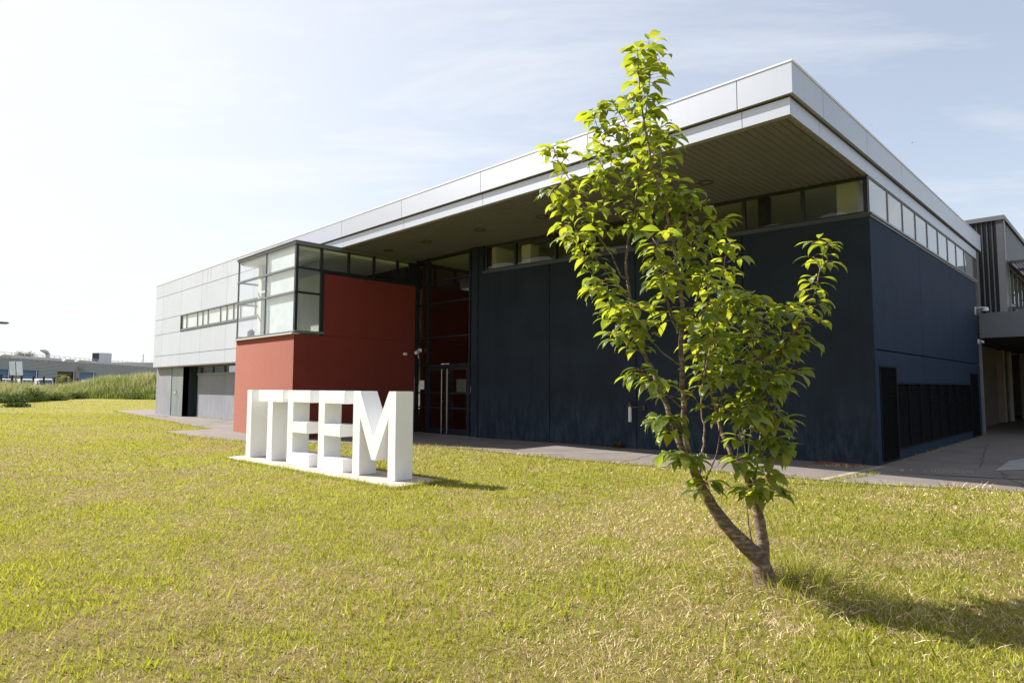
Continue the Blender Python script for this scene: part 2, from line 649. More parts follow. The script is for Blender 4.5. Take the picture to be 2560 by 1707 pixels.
# --- upper fascia: separate cassettes with open joints over a dark backing
m = MB()
fx = [XR, -4.445, -7.514, -10.656, -13.80, -16.907, -20.03, -23.15]
for a, b in zip(fx[:-1], fx[1:]):
    m.box(b + 0.006, a - (0.006 if a != XR else 0), YR, YR + 0.05, ZB, ZT - 0.03)
fy = [YR + 0.05, 10.967, 13.356, 15.869, 18.783, 21.686, 24.332, 25.56]
for a, b in zip(fy[:-1], fy[1:]):
    m.box(XR - 0.05, XR, a + (0.006 if a > YR + .06 else 0), b - 0.006, ZB, ZT - 0.03)
m.build('fascia', M_SILVER(), B)
m = MB()
m.box(-23.2, XR - 0.052, YR + 0.052, YR + 0.09, ZB + 0.01, ZT - 0.05)
m.box(XR - 0.09, XR - 0.052, YR + 0.09, 25.5, ZB + 0.01, ZT - 0.05)
m.box(-23.2, XR - 0.06, YR + 0.053, YR + SET + 0.03, ZB - 0.004, ZB + 0.009)      # shadow gap under the cassettes
m.box(XR - SET - 0.03, XR - 0.053, YR + SET + .03, 25.5, ZB - 0.004, ZB + 0.009)
m.build('fascia_backing', mat('fascia_underside', (.15, .138, .12), .7), B)
m = MB()
m.box(-35.0, XR + 0.012, YR - 0.012, YR + 0.35, ZT - 0.03, ZT)
m.box(XR - 0.35, XR + 0.012, YR + 0.35, 25.57, ZT - 0.03, ZT)
m.build('roof_coping', M_COPING(), B, bevel=0.004)
m = MB()
m.box(-34.9, XR - 0.35, YR + 0.35, 25.4, 6.35, 6.47)
m.box(-34.9, XR - 0.1, 25.4, 25.5, -.1, 6.35)
m.build('roof_deck', mat('roof_felt', (0.2, 0.2, 0.2), 0.9), B)
# --- lower band, set back
m = MB()
lx = [XR - SET, -4.40, -7.52, -10.651, -13.78, -16.92, -18.9]
for a, b in zip(lx[:-1], lx[1:]):
    m.box(b + 0.005, a - (0.005 if a != lx[0] else 0), YR + SET, YR + SET + 0.05, ZL, ZB - 0.03)
ly = [YR + SET + .05, 10.96, 13.45, 15.9, 18.8, 21.7, 24.3, 25.1]
for a, b in zip(ly[:-1], ly[1:]):
    m.box(XR - SET - 0.05, XR - SET, a + 0.004, b - 0.004, ZL, ZB - 0.03)
m.build('fascia_band', M_SILVER(), B)
m = MB()
m.box(-18.9, XR - SET - 0.056, YR + SET + 0.055, YR + SET + 0.085, ZL - 0.02, ZB - 0.01)
m.box(XR - SET - 0.086, XR - SET - 0.056, YR + SET + .085, 25.1, ZL - 0.02, ZB - 0.01)
m.build('drip_trim', mat('drip_trim', (0.20, 0.18, 0.16), 0.5), B)
# --- ribbed soffit: metal pans running back from the roof edge
xs = np.arange(-17.0, XR - SET - 0.09, 0.135)
m = MB()
for x in xs:
    P = [(x, 0), (x + 0.012, 0.022), (x + 0.030, 0.022), (x + 0.042, 0)]
    y0, y1 = YR + SET + 0.087, 13.62
    V = [(x, y0, ZL), (x + .010, y0, ZL + .02), (x + .026, y0, ZL + .02), (x + .036, y0, ZL), (min(x + .135, XR - SET - 0.09), y0, ZL)]
    V += [(a, y1, c) for a, _, c in V]
    m.add(V, [(i, i + 5, i + 6, i + 1) for i in range(4)])
m.box(-17.0, XR - SET - .09, YR + SET + .09, 13.6, ZL + 0.03, ZL + 0.05)
m.build('soffit', M_SOFFIT(), B)
lite = None
for i, (x, y) in enumerate([(-6.14, 11.77), (-8.25, 11.55), (-10.3, 11.35), (-12.36, 11.15), (-14.5, 11.01), (-16.3, 10.9)]):
    if lite is None:
        m = MB()
        m.disc((x, y, ZL - 0.002), (0, 0, -1), 0.095, 0.15, 24, 0.022)
        lite = m.build('downlight', M_JOINT(), B)
        m = MB()
        m.disc((x, y, ZL - 0.001), (0, 0, -1), 0.0, 0.094, 24, 0.006)
        g = m.build('lens', mat('downlight_lens', (0.20, 0.19, 0.17), 0.25), lite)
        lx0, ly0 = x, y
    else:
        c = copy_tree(lite, B)
        c.location = (x - lx0, y - ly0, 0)

# --- navy block. front wall runs slightly askew to the roof edge
P2, P1 = Vector((-13.935, 12.519, 0)), Vector((-3.635, 13.576, 0))
NT = (P1 - P2).normalized()
NN = Vector((NT.y, -NT.x, 0))
NL = (P1 - P2).length
UZ = Vector((0, 0, 1))


def s_of(x): return (x + 13.935) / 10.3 * NL


def nb(mb, s0, s1, o0, o1, z0, z1): mb.obox(P2, NT, NN, UZ, s0, s1, o0, o1, z0, z1)


m = MB()
js = [0, s_of(-11.335), s_of(-8.74), s_of(-6.12), NL]
for i in range(4):
    nb(m, js[i] + (0.011 if i else 0), js[i + 1] - (0.011 if i < 3 else 0), -0.18, 0, -0.2, 4.86)
w = m.build('navy_wall', M_NAVY(), B, label='navy blue rendered front wall with pale scuffs near its foot')
m = MB()
nb(m, 0.02, NL - .02, -0.26, -0.182, -0.2, 4.84)
nb(m, -0.25, 0, -0.2, 0.03, -0.2, ZL + 0.02)
nb(m, 0, 0.20, -0.2, -0.002, 4.86, ZL + 0.02)
m.build('navy_pier', M_NAVY(), B)
# right-hand wall
XN = -3.635
m = MB()
ky = [13.576 + 0.002, 17.43, 20.84, 24.70]
zs = [(-0.2, 2.235), (2.26, 4.86)]
GR = [(13.83, 15.03, 0.03, 1.94), (15.03, 23.05, 0.21, 1.61), (23.05, 24.3, 0.03, 1.94)]
for i in range(3):
    a, b = ky[i] + (0.007 if i else 0), ky[i + 1] - (0.007 if i < 2 else 0)
    m.box(XN - 0.18, XN, a, b, 2.26, 4.86)
# lower course with the grille openings left out
m.box(XN - 0.18, XN, 13.578, 13.83, -0.2, 2.235)
m.box(XN - 0.18, XN, 13.83, 15.03, 1.94, 2.235)
m.box(XN - 0.18, XN, 15.03, 17.423, 1.61, 2.235)
m.box(XN - 0.18, XN, 17.437, 20.833, 1.61, 2.235)
m.box(XN - 0.18, XN, 20.847, 23.05, 1.61, 2.235)
m.box(XN - 0.18, XN, 15.03, 23.05, -0.2, 0.21)
m.box(XN - 0.18, XN, 23.05, 24.30, 1.94, 2.235)
m.box(XN - 0.18, XN, 24.30, 24.70, -0.2, 2.235)
m.build('navy_side_wall', M_NAVY_SKYLIT(), B)
m = MB()
m.box(XN - 0.40, XN - 0.182, 13.62, 24.66, -0.2, 4.84)
m.build('side_wall_backing', M_BLACK(), B)
# ventilation grilles
for gi, (a, b, z0, z1) in enumerate(GR):
    m = MB()
    f = m
    f.box(XN - 0.10, XN + 0.012, a + .004, a + 0.045, z0, z1)
    f.box(XN - 0.10, XN + 0.012, b - 0.045, b - .004, z0, z1)
    f.box(XN - 0.10, XN + 0.012, a + 0.045, b - 0.045, z1 - 0.035, z1 - .003)
    f.box(XN - 0.10, XN + 0.012, a + 0.045, b - 0.045, z0 + .003, z0 + 0.035)
    if gi == 1:
        n = 8
        for k in range(1, n):
            y = a + (b - a) * k / n
            f.box(XN - 0.10, XN + 0.006, y - 0.02, y + 0.02, z0 + 0.035, z1 - 0.035)
    z = z0 + 0.05
    while z < z1 - 0.05:
        s = MB
        m.add([(XN - 0.075, a + .045, z + .032), (XN - 0.002, a + .045, z), (XN - 0.002, b - .045, z), (XN - 0.075, b - .045, z + .032),
               (XN - 0.075, a + .045, z + .036), (XN - 0.002, a + .045, z + .006), (XN - 0.002, b - .045, z + .006), (XN - 0.075, b - .045, z + .036)],
              [(0, 1, 2, 3), (7, 6, 5, 4), (1, 5, 6, 2)])
        z += 0.052
    if gi != 1:
        y = a + 0.09
        while y < b - 0.06:
            m.box(XN - 0.004, XN + 0.004, y - 0.004, y + 0.004, z0 + .035, z1 - .035)
            y += 0.075
    m.build('ventilation_grille', M_GRILLE(), B)

# --- clerestory: one window per bay, slightly bowed panes as in real double glazing


def bowed_pane(o, ax, az, nrm, a0, a1, z0, z1, bow, n=10, th=0.012):
    mb = MB()
    o, ax, az, nrm = Vector(o), Vector(ax), Vector(az), Vector(nrm)
    V = []
    for j in range(n + 1):
        for i in range(n + 1):
            u, v = i / n, j / n
            V.append(o + ax * (a0 + (a1 - a0) * u) + az * (z0 + (z1 - z0) * v) + nrm * (bow * 16 * u * (1 - u) * v * (1 - v)))
    mb.add(V, [(j * (n + 1) + i, j * (n + 1) + i + 1, (j + 1) * (n + 1) + i + 1, (j + 1) * (n + 1) + i) for j in range(n) for i in range(n)])
    return mb


bx = [-13.69, -12.56, -11.165, -9.9, -8.62, -7.35, -6.075, -4.86, -3.70]
zs0, zs1 = 4.945, 5.69
for i in range(8):
    a, b = s_of(bx[i]), s_of(bx[i + 1])
    fr = MB()
    wl = 0.035 if i else 0.05
    wr = 0.035
    nb(fr, a, a + wl, -0.12, -0.03, zs0, zs1)
    nb(fr, b - wr, b, -0.12, -0.03, zs0, zs1)
    nb(fr, a + wl, b - wr, -0.12, -0.03, zs1 - 0.05, zs1)
    nb(fr, a + wl, b - wr, -0.12, -0.03, zs0, zs0 + 0.04)
    win = MB()
    wo = fr.build('clerestory_window', M_FRAME(), B)
    pb = bowed_pane(P2 + NN * -0.07, NT, UZ, NN, a + wl - .003, b - wr + .003, zs0 + .037, zs1 - 0.047, 0.0065 + 0.003 * math.sin(i * 2.1))
    pb.build('pane', GLASSD(), wo, smooth=True)
m = MB()
nb(m, s_of(-13.76), NL + 0.03, -0.14, 0.035, 4.895, 4.93)
nb(m, s_of(-13.76), NL + 0.015, -0.14, 0.010, 4.862, 4.895)
m.build('window_sill', mat('sill_metal', (.05, .053, .06), .4, .3), B)
by = [13.66, 14.985, 16.17, 17.32, 18.49, 19.66, 20.84, 21.99, 23.19, 24.56]
for i in range(9):
    a, b = by[i], by[i + 1]
    fr = MB()
    fr.box(XN - 0.09, XN - 0.012, a, a + 0.018, zs0 + .03, zs1)
    fr.box(XN - 0.09, XN - 0.012, b - 0.018, b, zs0 + .03, zs1)
    fr.box(XN - 0.09, XN - 0.012, a + 0.018, b - 0.018, zs1 - 0.02, zs1)
    fr.box(XN - 0.09, XN - 0.012, a + 0.018, b - 0.018, zs0 + .03, zs0 + 0.045)
    wo = fr.build('side_window', M_FRAMEL(), B)
    pb = bowed_pane((XN - 0.03, 0, 0), (0, 1, 0), UZ, (1, 0, 0), a + .014, b - .014, zs0 + .042, zs1 - .017, 0.002, 4)
    pb.build('pane', GLASSO(), wo, smooth=True)
m = MB()
m.box(XN - 0.13, XN + 0.045, 13.575, 24.86, 4.905, 4.945)
m.box(XN - 0.13, XN + 0.02, 13.575, 24.84, 4.862, 4.905)
m.build('side_sill', M_FRAMEL(), B)
for q in ((XN - 0.10, XN - 0.02, 13.585, 13.655), (XN - 0.12, XN - 0.02, 24.57, 24.68)):
    m = MB()
    m.box(*q, 4.95, ZL)
    m.build('corner_post', M_FRAME(), B)

# --- interior of the navy block (seen through the high windows)
m = MB()
m.box(-13.6, -3.9, 13.75, 24.6, 5.86, 5.90)
m.build('ceiling', M_CEIL(), B)
m = MB()
m.box(-13.6, -3.9, 24.45, 24.6, 0, 5.85)
m.box(-13.75, -13.6, 12.9, 24.6, 0, 5.85)
m.box(-10.2, -10.05, 16.2, 24.4, 0, 5.55)
m.box(-10.05, -5.6, 17.2, 17.35, 0, 5.42)
m.build('interior_wall', M_PLASTER(), B)
m = MB()
m.box(-13.6, -3.9, 13.9, 24.4, 4.0, 4.05)
m.build('interior_floor', M_PLASTER(), B)
for (x, y, w_) in [(-12.75, 13.35, .36), (-4.25, 14.35, .42), (-10.9, 13.45, .16), (-5.93, 13.95, .16)]:
    m = MB()
    m.box(x - w_ / 2, x + w_ / 2, y, y + .35, 4.05, 5.855)
    m.build('column', M_PLASTER() if w_ > .2 else M_FRAME(), B)

# --- entrance glazing, between the red bay and the navy block
YE = 12.533
m = MB()


def ev(x0, x1, z0, z1, y0=YE - 0.03, y1=YE + 0.09): m.box(x0, x1, y0, y1, z0, z1)


for (a, b) in [(-17.05, -16.98), (-16.44, -16.355), (-14.345, -14.28), (-13.97, -13.91)]:
    ev(a, b, 0.0, ZL + 0.02)
for z in (5.63, 4.88, 4.17, 3.07, 2.19):
    for (a, b) in [(-16.98, -16.44), (-16.355, -14.345), (-14.28, -13.97)]:
        ev(a, b, z - 0.028, z + 0.028, YE - 0.02, YE + 0.08)
for z in (1.30, 0.83, 0.07):
    for (a, b) in [(-16.98, -16.44), (-14.28, -13.97)]:
        ev(a, b, z - 0.025, z + 0.025, YE - 0.02, YE + 0.08)
eg = m.build('entrance_screen', M_FRAME(), B)
zr = [0.098, 0.802, 0.858, 1.272, 1.328, 2.16, 2.22, 3.04, 3.10, 4.14, 4.20, 4.85, 4.91, 5.60]
for (a, b) in [(-16.985, -16.435), (-14.285, -13.965)]:
    for k in range(7):
        mm = MB()
        mm.box(a, b, YE + 0.025, YE + 0.033, zr[2 * k] - .004, zr[2 * k + 1] + .004)
        mm.build('pane', GLASSD(), eg)
for k in range(3, 7):
    mm = MB()
    mm.box(-16.36, -14.34, YE + 0.025, YE + 0.033, zr[2 * k] - .004, zr[2 * k + 1] + .004)
    mm.build('pane', GLASSD(), eg)
for (a, b, hx) in [(-16.352, -15.352, -15.545), (-15.348, -14.348, -15.275)]:
    m = MB()
    y0, y1 = YE - 0.015, YE + 0.045
    m.box(a, a + 0.105, y0, y1, 0.02, 2.155)
    m.box(b - 0.105, b, y0, y1, 0.02, 2.155)
    for (z0, z1) in [(0.02, 0.20), (0.805, 0.87), (1.275, 1.335), (2.01, 2.155)]:
        m.box(a + .105, b - .105, y0, y1, z0, z1)
    dr = m.build('door', M_FRAME(), B)
    m = MB()
    for (z0, z1) in [(0.20, .805), (.87, 1.275), (1.335, 2.01)]:
        m.box(a + .10, b - .10, YE + .012, YE + .020, z0 - .004, z1 + .004)
    m.build('pane', GLASSD(), dr)
    m = MB()
    m.tube([(hx, YE - 0.085, 0.06), (hx, YE - 0.085, 2.05)], 0.017, 12)
    for z in (0.18, 1.05, 1.93):
        m.tube([(hx, YE - 0.085, z), (hx, YE - 0.012, z)], 0.009, 8)
    m.build('handle', M_STEEL(), dr, smooth=False)
m = MB()
m.box(-15.62, -15.48, YE - 0.05, YE - .031, 2.195, 2.225)
m.box(-15.44, -15.24, YE - 0.05, YE - .031, 2.198, 2.222)
m.build('door_sensor', M_PLASTICW(), B)
m = MB()
m.box(-17.0, -13.95, YE - .1, YE + 1.2, 0.004, 0.0185)
m.build('threshold', mat('threshold_stone', (0.25, 0.24, 0.23), 0.7, 0, .1), B)
# entrance hall behind
m = MB()
m.box(-17.0, -13.8, 16.6, 16.75, 0, 5.7)
m.box(-13.95, -13.8, 12.75, 16.6, 0, 5.7)
m.box(-17.06, -16.96, 12.75, 16.6, 0, 2.98)
m.box(-17.0, -16.92, 12.75, 16.6, 3.0, 5.65)
m.build('hall_wall', M_REDIN(), B)
m = MB()
m.box(-16.95, -13.95, 13.75, 16.6, .006, .02)
m.build('hall_floor', M_DARKIN(), B)
m = MB()
m.box(-17.0, -13.8, 12.7, 16.6, 5.66, 5.70)
m.box(-17.0, -13.8, 15.0, 15.25, 5.1, 5.3)
m.build('hall_ceiling', M_CEIL(), B)
m = MB()
for k in range(12):
    m.box(-15.22 + k * .052, -15.18 + k * .052, 13.4, 13.45, 0.32, 1.98)
m.build('radiator', mat('radiator_enamel', (0.42, 0.43, 0.42), 0.5), B)
m = MB()
m.box(-16.2, -15.55, 13.6, 13.65, 1.28, 1.75)
m.build('notice_board', mat('board_grey', (0.40, 0.41, 0.40), 0.7, 0, .2, 6), B)

# --- red bay with glazed corner box
XB, YB = -17.051, 8.272
XBL = -21.17
m = MB()
m.box(XBL, XB, YB, YB + 0.2, -0.2, 2.985)                  # front
m.build('red_front_wall', M_RED(), B, label='brick red wall below the glazed corner')
m = MB()
m.box(XB - 0.2, XB, YB + 0.202, 12.50, -0.2, 2.985)
m.box(XB - 0.2, XB, 9.16, 12.50, 3.0, 4.835)
m.build('red_side_wall', M_RED(), B, label='brick red wall in the shade of the overhang')
m = MB()
m.box(XBL, XBL + 0.2, YB + .2, 9.6, -0.2, 2.985)
m.build('red_return_wall', M_RED(), B)
m = MB()
m.box(XB - 0.19, XB - 0.012, YB + .21, 12.5, 2.983, 3.002)
m.build('wall_joint', mat('red_joint', (0.12, 0.02, 0.015), .8), B)
# cap and sill
m = MB()
m.box(XBL - 0.06, XB + 0.06, YB - 0.06, 12.52, 5.675, 5.695)
m.box(XBL - 0.03, XB + 0.035, YB - 0.03, 12.52, 5.60, 5.675)
m.build('bay_cap', M_FRAMEL(), B)
m = MB()
m.box(XBL - 0.06, XB + 0.0, YB - 0.075, YB + 0.15, 2.99, 3.022)
m.build('bay_sill', mat('pale_sill', (0.55, 0.52, 0.48), .6, 0, .08), B)
m = MB()
m.box(XBL - 0.03, XB + .01, YB - 0.03, YB + 0.1, 3.022, 3.085)
m.box(XB - 0.1, XB + 0.03, YB + 0.1, 9.19, 3.03, 3.10)
m.build('bay_sill_rail', M_FRAMEL(), B)
m = MB()
for z in (4.92, 4.205):
    m.box(XBL - 0.025, XB + .005, YB - 0.022, YB + 0.05, z - 0.03, z + 0.03)
for x in (XBL - 0.01, -19.06):
    m.box(x, x + 0.03, YB - 0.006, YB + 0.05, 3.085, 5.60)
fb = m.build('bay_front_frame', M_FRAMEL(), B)
rows = [(3.09, 4.172), (4.238, 4.888), (4.952, 5.598)]
for (a, b) in [(XBL + .02, -19.062), (-19.028, XB - .01)]:
    for (z0, z1) in rows:
        pb = bowed_pane((0, YB + .012, 0), (1, 0, 0), UZ, (0, -1, 0), a, b, z0, z1, 0.002, 4)
        pb.build('pane', GLASSB(), fb, smooth=True)
m = MB()
xs0, xs1 = XB - 0.06, XB + 0.02
m.box(XB - 0.075, XB + 0.02, YB - .004, YB + 0.075, 3.10, 5.60)              # corner post
for y in (9.09, 9.985, 10.885, 11.78):
    m.box(xs0, xs1, y - 0.03, y + 0.03, 4.95 if y > 9.2 else 3.10, 5.60)
m.box(xs0, xs1, 9.12, 9.16, 3.0, 4.89)
m.box(xs0, xs1, 12.24, 12.5, 4.95, 5.60)
m.box(xs0, xs1 + .004, YB + .075, 12.5, 4.89, 4.95)
m.box(xs0, xs1 + .004, YB + .075, 9.06, 4.175, 4.235)
m.box(xs0, xs1 - .01, 9.16, 12.5, 4.84, 4.889)
fs = m.build('bay_side_frame', M_FRAME(), B)
cells = [(YB + .07, 9.065, 3.10, 4.18), (YB + .07, 9.065, 4.23, 4.895)] + [(a + .025, b - .025, 4.945, 5.60) for a, b in
                                                                      [(YB + .05, 9.09), (9.09, 9.985), (9.985, 10.885), (10.885, 11.78), (11.78, 12.265)]]
for (a, b, z0, z1) in cells:
    pb = bowed_pane((XB - .02, 0, 0), (0, 1, 0), UZ, (1, 0, 0), a, b, z0, z1, 0.002, 4)
    pb.build('pane', GLASSD(), fs, smooth=True)
# rooms of the bay
m = MB()
m.box(XBL + 0.05, XB - 0.12, YB + 0.12, 18.2, 5.50, 5.58)
m.build('bay_ceiling', M_CEIL(), B)
m = MB()
m.box(XBL + .05, XB - .12, YB + .2, 18.2, 3.0, 3.04)
m.build('bay_floor', mat('pale_floor', (0.62, 0.61, 0.58), .8), B)
m = MB()
m.box(XBL + .05, XB - .2, 17.8, 18.0, 3.04, 5.5)
m.box(XBL + .05, XBL + .15, 9.9, 17.8, 3.04, 5.5)
m.box(-19.2, XB - .21, 9.26, 9.36, 3.04, 4.9)
m.box(XB - .24, XB - .21, 9.2, 17.8, 3.04, 4.83)
m.build('bay_partition', M_PLASTER(), B)
m = MB()
m.box(-18.7, -18.1, 8.75, 9.35, 5.485, 5.499)
m.build('light_panel', mat('light_panel', (0.85, 0.85, 0.78), .6), B)
m = MB()
m.box(-20.75, -20.5, YB + .5, YB + .62, 3.04, 5.5)
m.box(-19.3, -19.2, YB + .5, YB + .62, 3.04, 5.5)
for z in (5.0, 4.6):
    m.box(-20.5, -19.3, YB + .5, YB + .6, z - .03, z + .03)
m.build('inner_frame', M_PLASTER(), B)
m = MB()
m.box(-21.0, -19.05, YB + .63, YB + .66, 3.1, 5.49)  # white board added behind the left panes to make them look pale
m.build('pane_backing_board', mat('bay_offwhite', (.76, .80, .84), .9), B)
m = MB()
m.box(-19.02, XB - .12, YB + .075, YB + .08, 3.09, 5.49)
m.build('roller_blind', mat('bay_offwhite', (.76, .80, .84), .9), B)
m = MB()
for z in (3.1, 4.2, 4.92, 5.56):
    m.box(XBL + .02, XBL + .08, YB + .06, 9.6, z - .03, z + .03)
m.box(XBL + .02, XBL + .08, 8.95, 9.0, 3.1, 5.56)
m.build('bay_return_frame', M_FRAMEL(), B)
m = MB()                                                       # desk chair back just inside the pane
V = []
m.box(-20.95, -20.55, YB + .25, YB + .36, 3.04, 3.36)
tag(m.build('office_chair', M_FRAME(), bevel=.05), 'dark chair back just inside the glazed corner of the red bay', 'chair')

# --- white wing
m = MB()
cols = [-35.0, -33.79, -31.13, -28.55, -25.75, -23.15, -21.0, -18.25]
rowz = [2.42, 2.955, 4.00, 4.74, 5.86, ZT - 0.03]
for i in range(len(cols) - 1):
    for j in range(len(rowz) - 1):
        a, b, z0, z1 = cols[i] + .008, cols[i + 1] - .008, rowz[j] + .010, rowz[j + 1] - .010
        if b > -23.0 and z1 > 5.95: z1 = 5.99 if False else z1
        if cols[i] >= -31.2 and j == 2:
            continue
        if cols[i] >= -23.2 and j == 4:
            m.box(a, b, YR + .003, YR + .048, z0, ZB - .01)
            continue
        m.box(a, b, YR, YR + .05, z0, z1)
m.box(-35.0, -34.95, YR + .052, 25.4, 2.42, ZT - .03)
m.build('cladding', M_WHITE(), B)
def stain_material():
    mm, nt, b = new_mat('rain_stain')
    N, L = nt.nodes.new, nt.links.new
    b.inputs['Base Color'].default_value = (0.36, 0.31, 0.25, 1)
    b.inputs['Roughness'].default_value = .9
    geo = N('ShaderNodeNewGeometry')
    mp = N('ShaderNodeMapping')
    mp.inputs['Scale'].default_value = (30, 30, .9)
    L(geo.outputs['Position'], mp.inputs['Vector'])
    n = N('ShaderNodeTexNoise')
    n.inputs['Scale'].default_value = 1
    n.inputs['Detail'].default_value = 4
    L(mp.outputs[0], n.inputs['Vector'])
    r = N('ShaderNodeMapRange')
    r.inputs[1].default_value, r.inputs[2].default_value = .42, .72
    r.inputs[4].default_value = .75
    L(n.outputs[0], r.inputs[0])
    L(r.outputs[0], b.inputs['Alpha'])
    return mm


SM = stain_material()
for (x, z0, z1, w_) in [(-28.45, 4.76, ZT - .05, .035), (-27.9, 5.0, ZT - .05, .05), (-27.55, 5.3, ZT - .05, .03), (-28.0, 4.78, 5.8, .025),
                       (-25.6, 5.1, ZT - .05, .04), (-25.35, 5.6, ZT - .05, .07), (-26.2, 5.9, ZT - .05, .03), (-21.2, ZB, ZT - .05, .05),
                       (-20.95, ZB + .1, ZT - .05, .10), (-31.2, 4.8, ZT - .1, .02)]:
    m = MB()
    n = 7
    V, F = [], []
    for k in range(n + 1):
        t = k / n
        wv = w_ * (0.45 + 0.55 * math.sin(1.2 + 2.6 * t + x)) * (0.25 + .75 * t)
        z = z0 + (z1 - z0) * t
        V += [(x - wv, YR - .0025, z), (x + wv, YR - .0025, z)]
    F = [(2 * k, 2 * k + 1, 2 * k + 3, 2 * k + 2) for k in range(n)]
    m.add(V, F)
    m.build('rain_streak', SM, B)
m = MB()
m.box(-34.94, -18.26, YR + .052, YR + .09, 2.43, 4.0)
m.box(-34.94, -31.1, YR + .052, YR + .09, 4.0, 4.74)
m.box(-34.94, -18.26, YR + .052, YR + .09, 4.74, ZT - .05)
m.build('cladding_backing', M_JOINT(), B)
m = MB()
m.box(-34.94, -21.17, YR + .0, 12.4, 2.385, 2.418)
m.build('wing_soffit', mat('wing_soffit', (0.14, 0.12, 0.10), .7), B)
# strip window of the wing
m = MB()
m.box(-31.13, -21.2, YR - .02, YR + .06, 4.70, 4.735)
m.box(-31.13, -21.2, YR - .03, YR + .06, 4.005, 4.045)
m.box(-31.13, -21.2, YR - .012, YR + .06, 4.045, 4.10)
m.box(-31.13, -31.07, YR - .02, YR + .06, 4.10, 4.70)
wx = [-31.07, -30.41, -29.06, -28.41, -27.79, -26.42, -25.75, -25.07, -24.4, -23.05, -21.9]
sw = m.build('strip_window', M_FRAMEL(), B)
for x in wx[1:-1]:
    m = MB()
    m.box(x - .011, x + .011, YR + .012, YR + .05, 4.10, 4.70)
    m.build('mullion', M_MULL(), sw)
for a, b in zip(wx[:-1], wx[1:]):
    pb = bowed_pane((0, YR + .03, 0), (1, 0, 0), UZ, (0, -1, 0), a + .012, b - .012, 4.095, 4.705, .002, 4)
    pb.build('pane', GLASSB(), sw, smooth=True)
m = MB()
m.box(-31.05, -21.3, YR + .055, YR + .058, 4.05, 4.72)
m.build('window_blind', mat('blind_white', (.80, .80, .80), .9), B)
# ground floor of the wing
m = MB()
m.box(-34.98, -32.70, 9.80, 10.0, -.1, 2.384)
m.box(-34.98, -34.78, 10.0, 12.4, -.1, 2.384)
gp = m.build('grey_pier', M_GREY(), B)
m = MB()
m.box(-30.30, -21.15, 10.19, 10.39, -.1, 1.985)
m.build('grey_wall', M_GREY(), B)
m = MB()
m.box(-30.34, -21.15, 10.16, 10.30, 1.987, 2.075)
m.build('window_ledge', M_FRAMEL(), B)
m = MB()
for x in (-30.30, -30.12, -28.62, -27.30, -25.95, -24.6, -23.25, -21.95):
    m.box(x - .03, x + .03, 10.19, 10.30, 2.075, 2.384)
m.box(-30.3, -21.2, 10.20, 10.29, 2.355, 2.384)
gw = m.build('low_window_frame', M_FRAMEL(), B)
m = MB()
m.box(-30.3, -21.2, 10.24, 10.25, 2.07, 2.384)
m.build('pane', GLASSB(), gw)
m = MB()
m.box(-30.2, -21.2, 10.45, 10.46, 2.0, 2.384)
m.build('room_shade', mat('shade_blue', (0.13, 0.15, 0.20), .8), B)
for (a, b, hinge) in [(-32.66, -31.90, 0), (-31.89, -31.13, 1)]:
    m = MB()
    m.box(a, b, 9.82, 9.88, .12, 2.375)
    d = m.build('service_door', M_DOORG(), B, bevel=.006)
    if hinge == 0:
        m = MB()
        m.tube([(-31.97, 9.82, 1.22), (-31.97, 9.74, 1.22), (-31.86, 9.735, 1.16)], .022, 8)
        m.disc((-31.97, 9.822, 1.25), (0, -1, 0), 0, .06, 14, .015)
        m.tube([(-31.90, 9.75, 1.20), (-31.86, 9.745, 1.05)], .01, 6)
        m.build('handle', M_STEEL(), d)
m = MB()
m.box(-31.12, -31.06, 9.82, 10.05, .05, 2.384)
m.box(-31.12, -31.06, 9.82, 11.6, .05, 2.384)
m.build('door_jamb', mat('green_jamb', (.03, .05, .05), .6), B)
m = MB()
m.box(-34.7, -21.3, 11.6, 11.7, 0, 2.384)
m.box(-30.3, -30.2, 10.4, 11.6, 0, 2.384)
m.build('recess_wall', mat('recess_navy', (.018, .02, .028), .8), B)
m = MB()
m.box(-31.05, -30.98, 10.45, 10.55, .05, 2.07)
m.box(-30.98, -30.32, 10.45, 10.55, 2.0, 2.07)
m.build('recess_frame', mat('recess_frame', (.07, .085, .10), .5), B)
m = MB()
m.box(-34.0, -17.3, 12.3, 12.4, 0, 6.3)
m.build('inner_wall', M_DARKIN(), B)

# ================================================================== THINGS ON AND BY THE BUILDING
# letters
SA = 0.0469
Q = 1.05
SX, SY = -8.272, 5.723
SU = Vector((math.cos(SA), math.sin(SA), 0))
SN = Vector((-math.sin(SA), math.cos(SA), 0))
S0 = Vector((SX, SY, 0))
Z0, Z1, SD = 0.10, 1.422, 0.3274 * 1.05
S = thing('letter_sign', 'large glossy white block letters reading ITEEM on a pale slab in the lawn', 'sign', (SX - 2.4, SY + .2, 0))


def L3(t, z, d): return S0 + SU * (t * Q) + SN * d + UZ * (.034 + (z - .10) * Q)


m = MB()
m.obox(S0, SU, SN, UZ, -5.32, 0.44, -0.33, .60, -0.05, 0.032)
m.build('plinth', M_PLINTH(), S, bevel=.006)


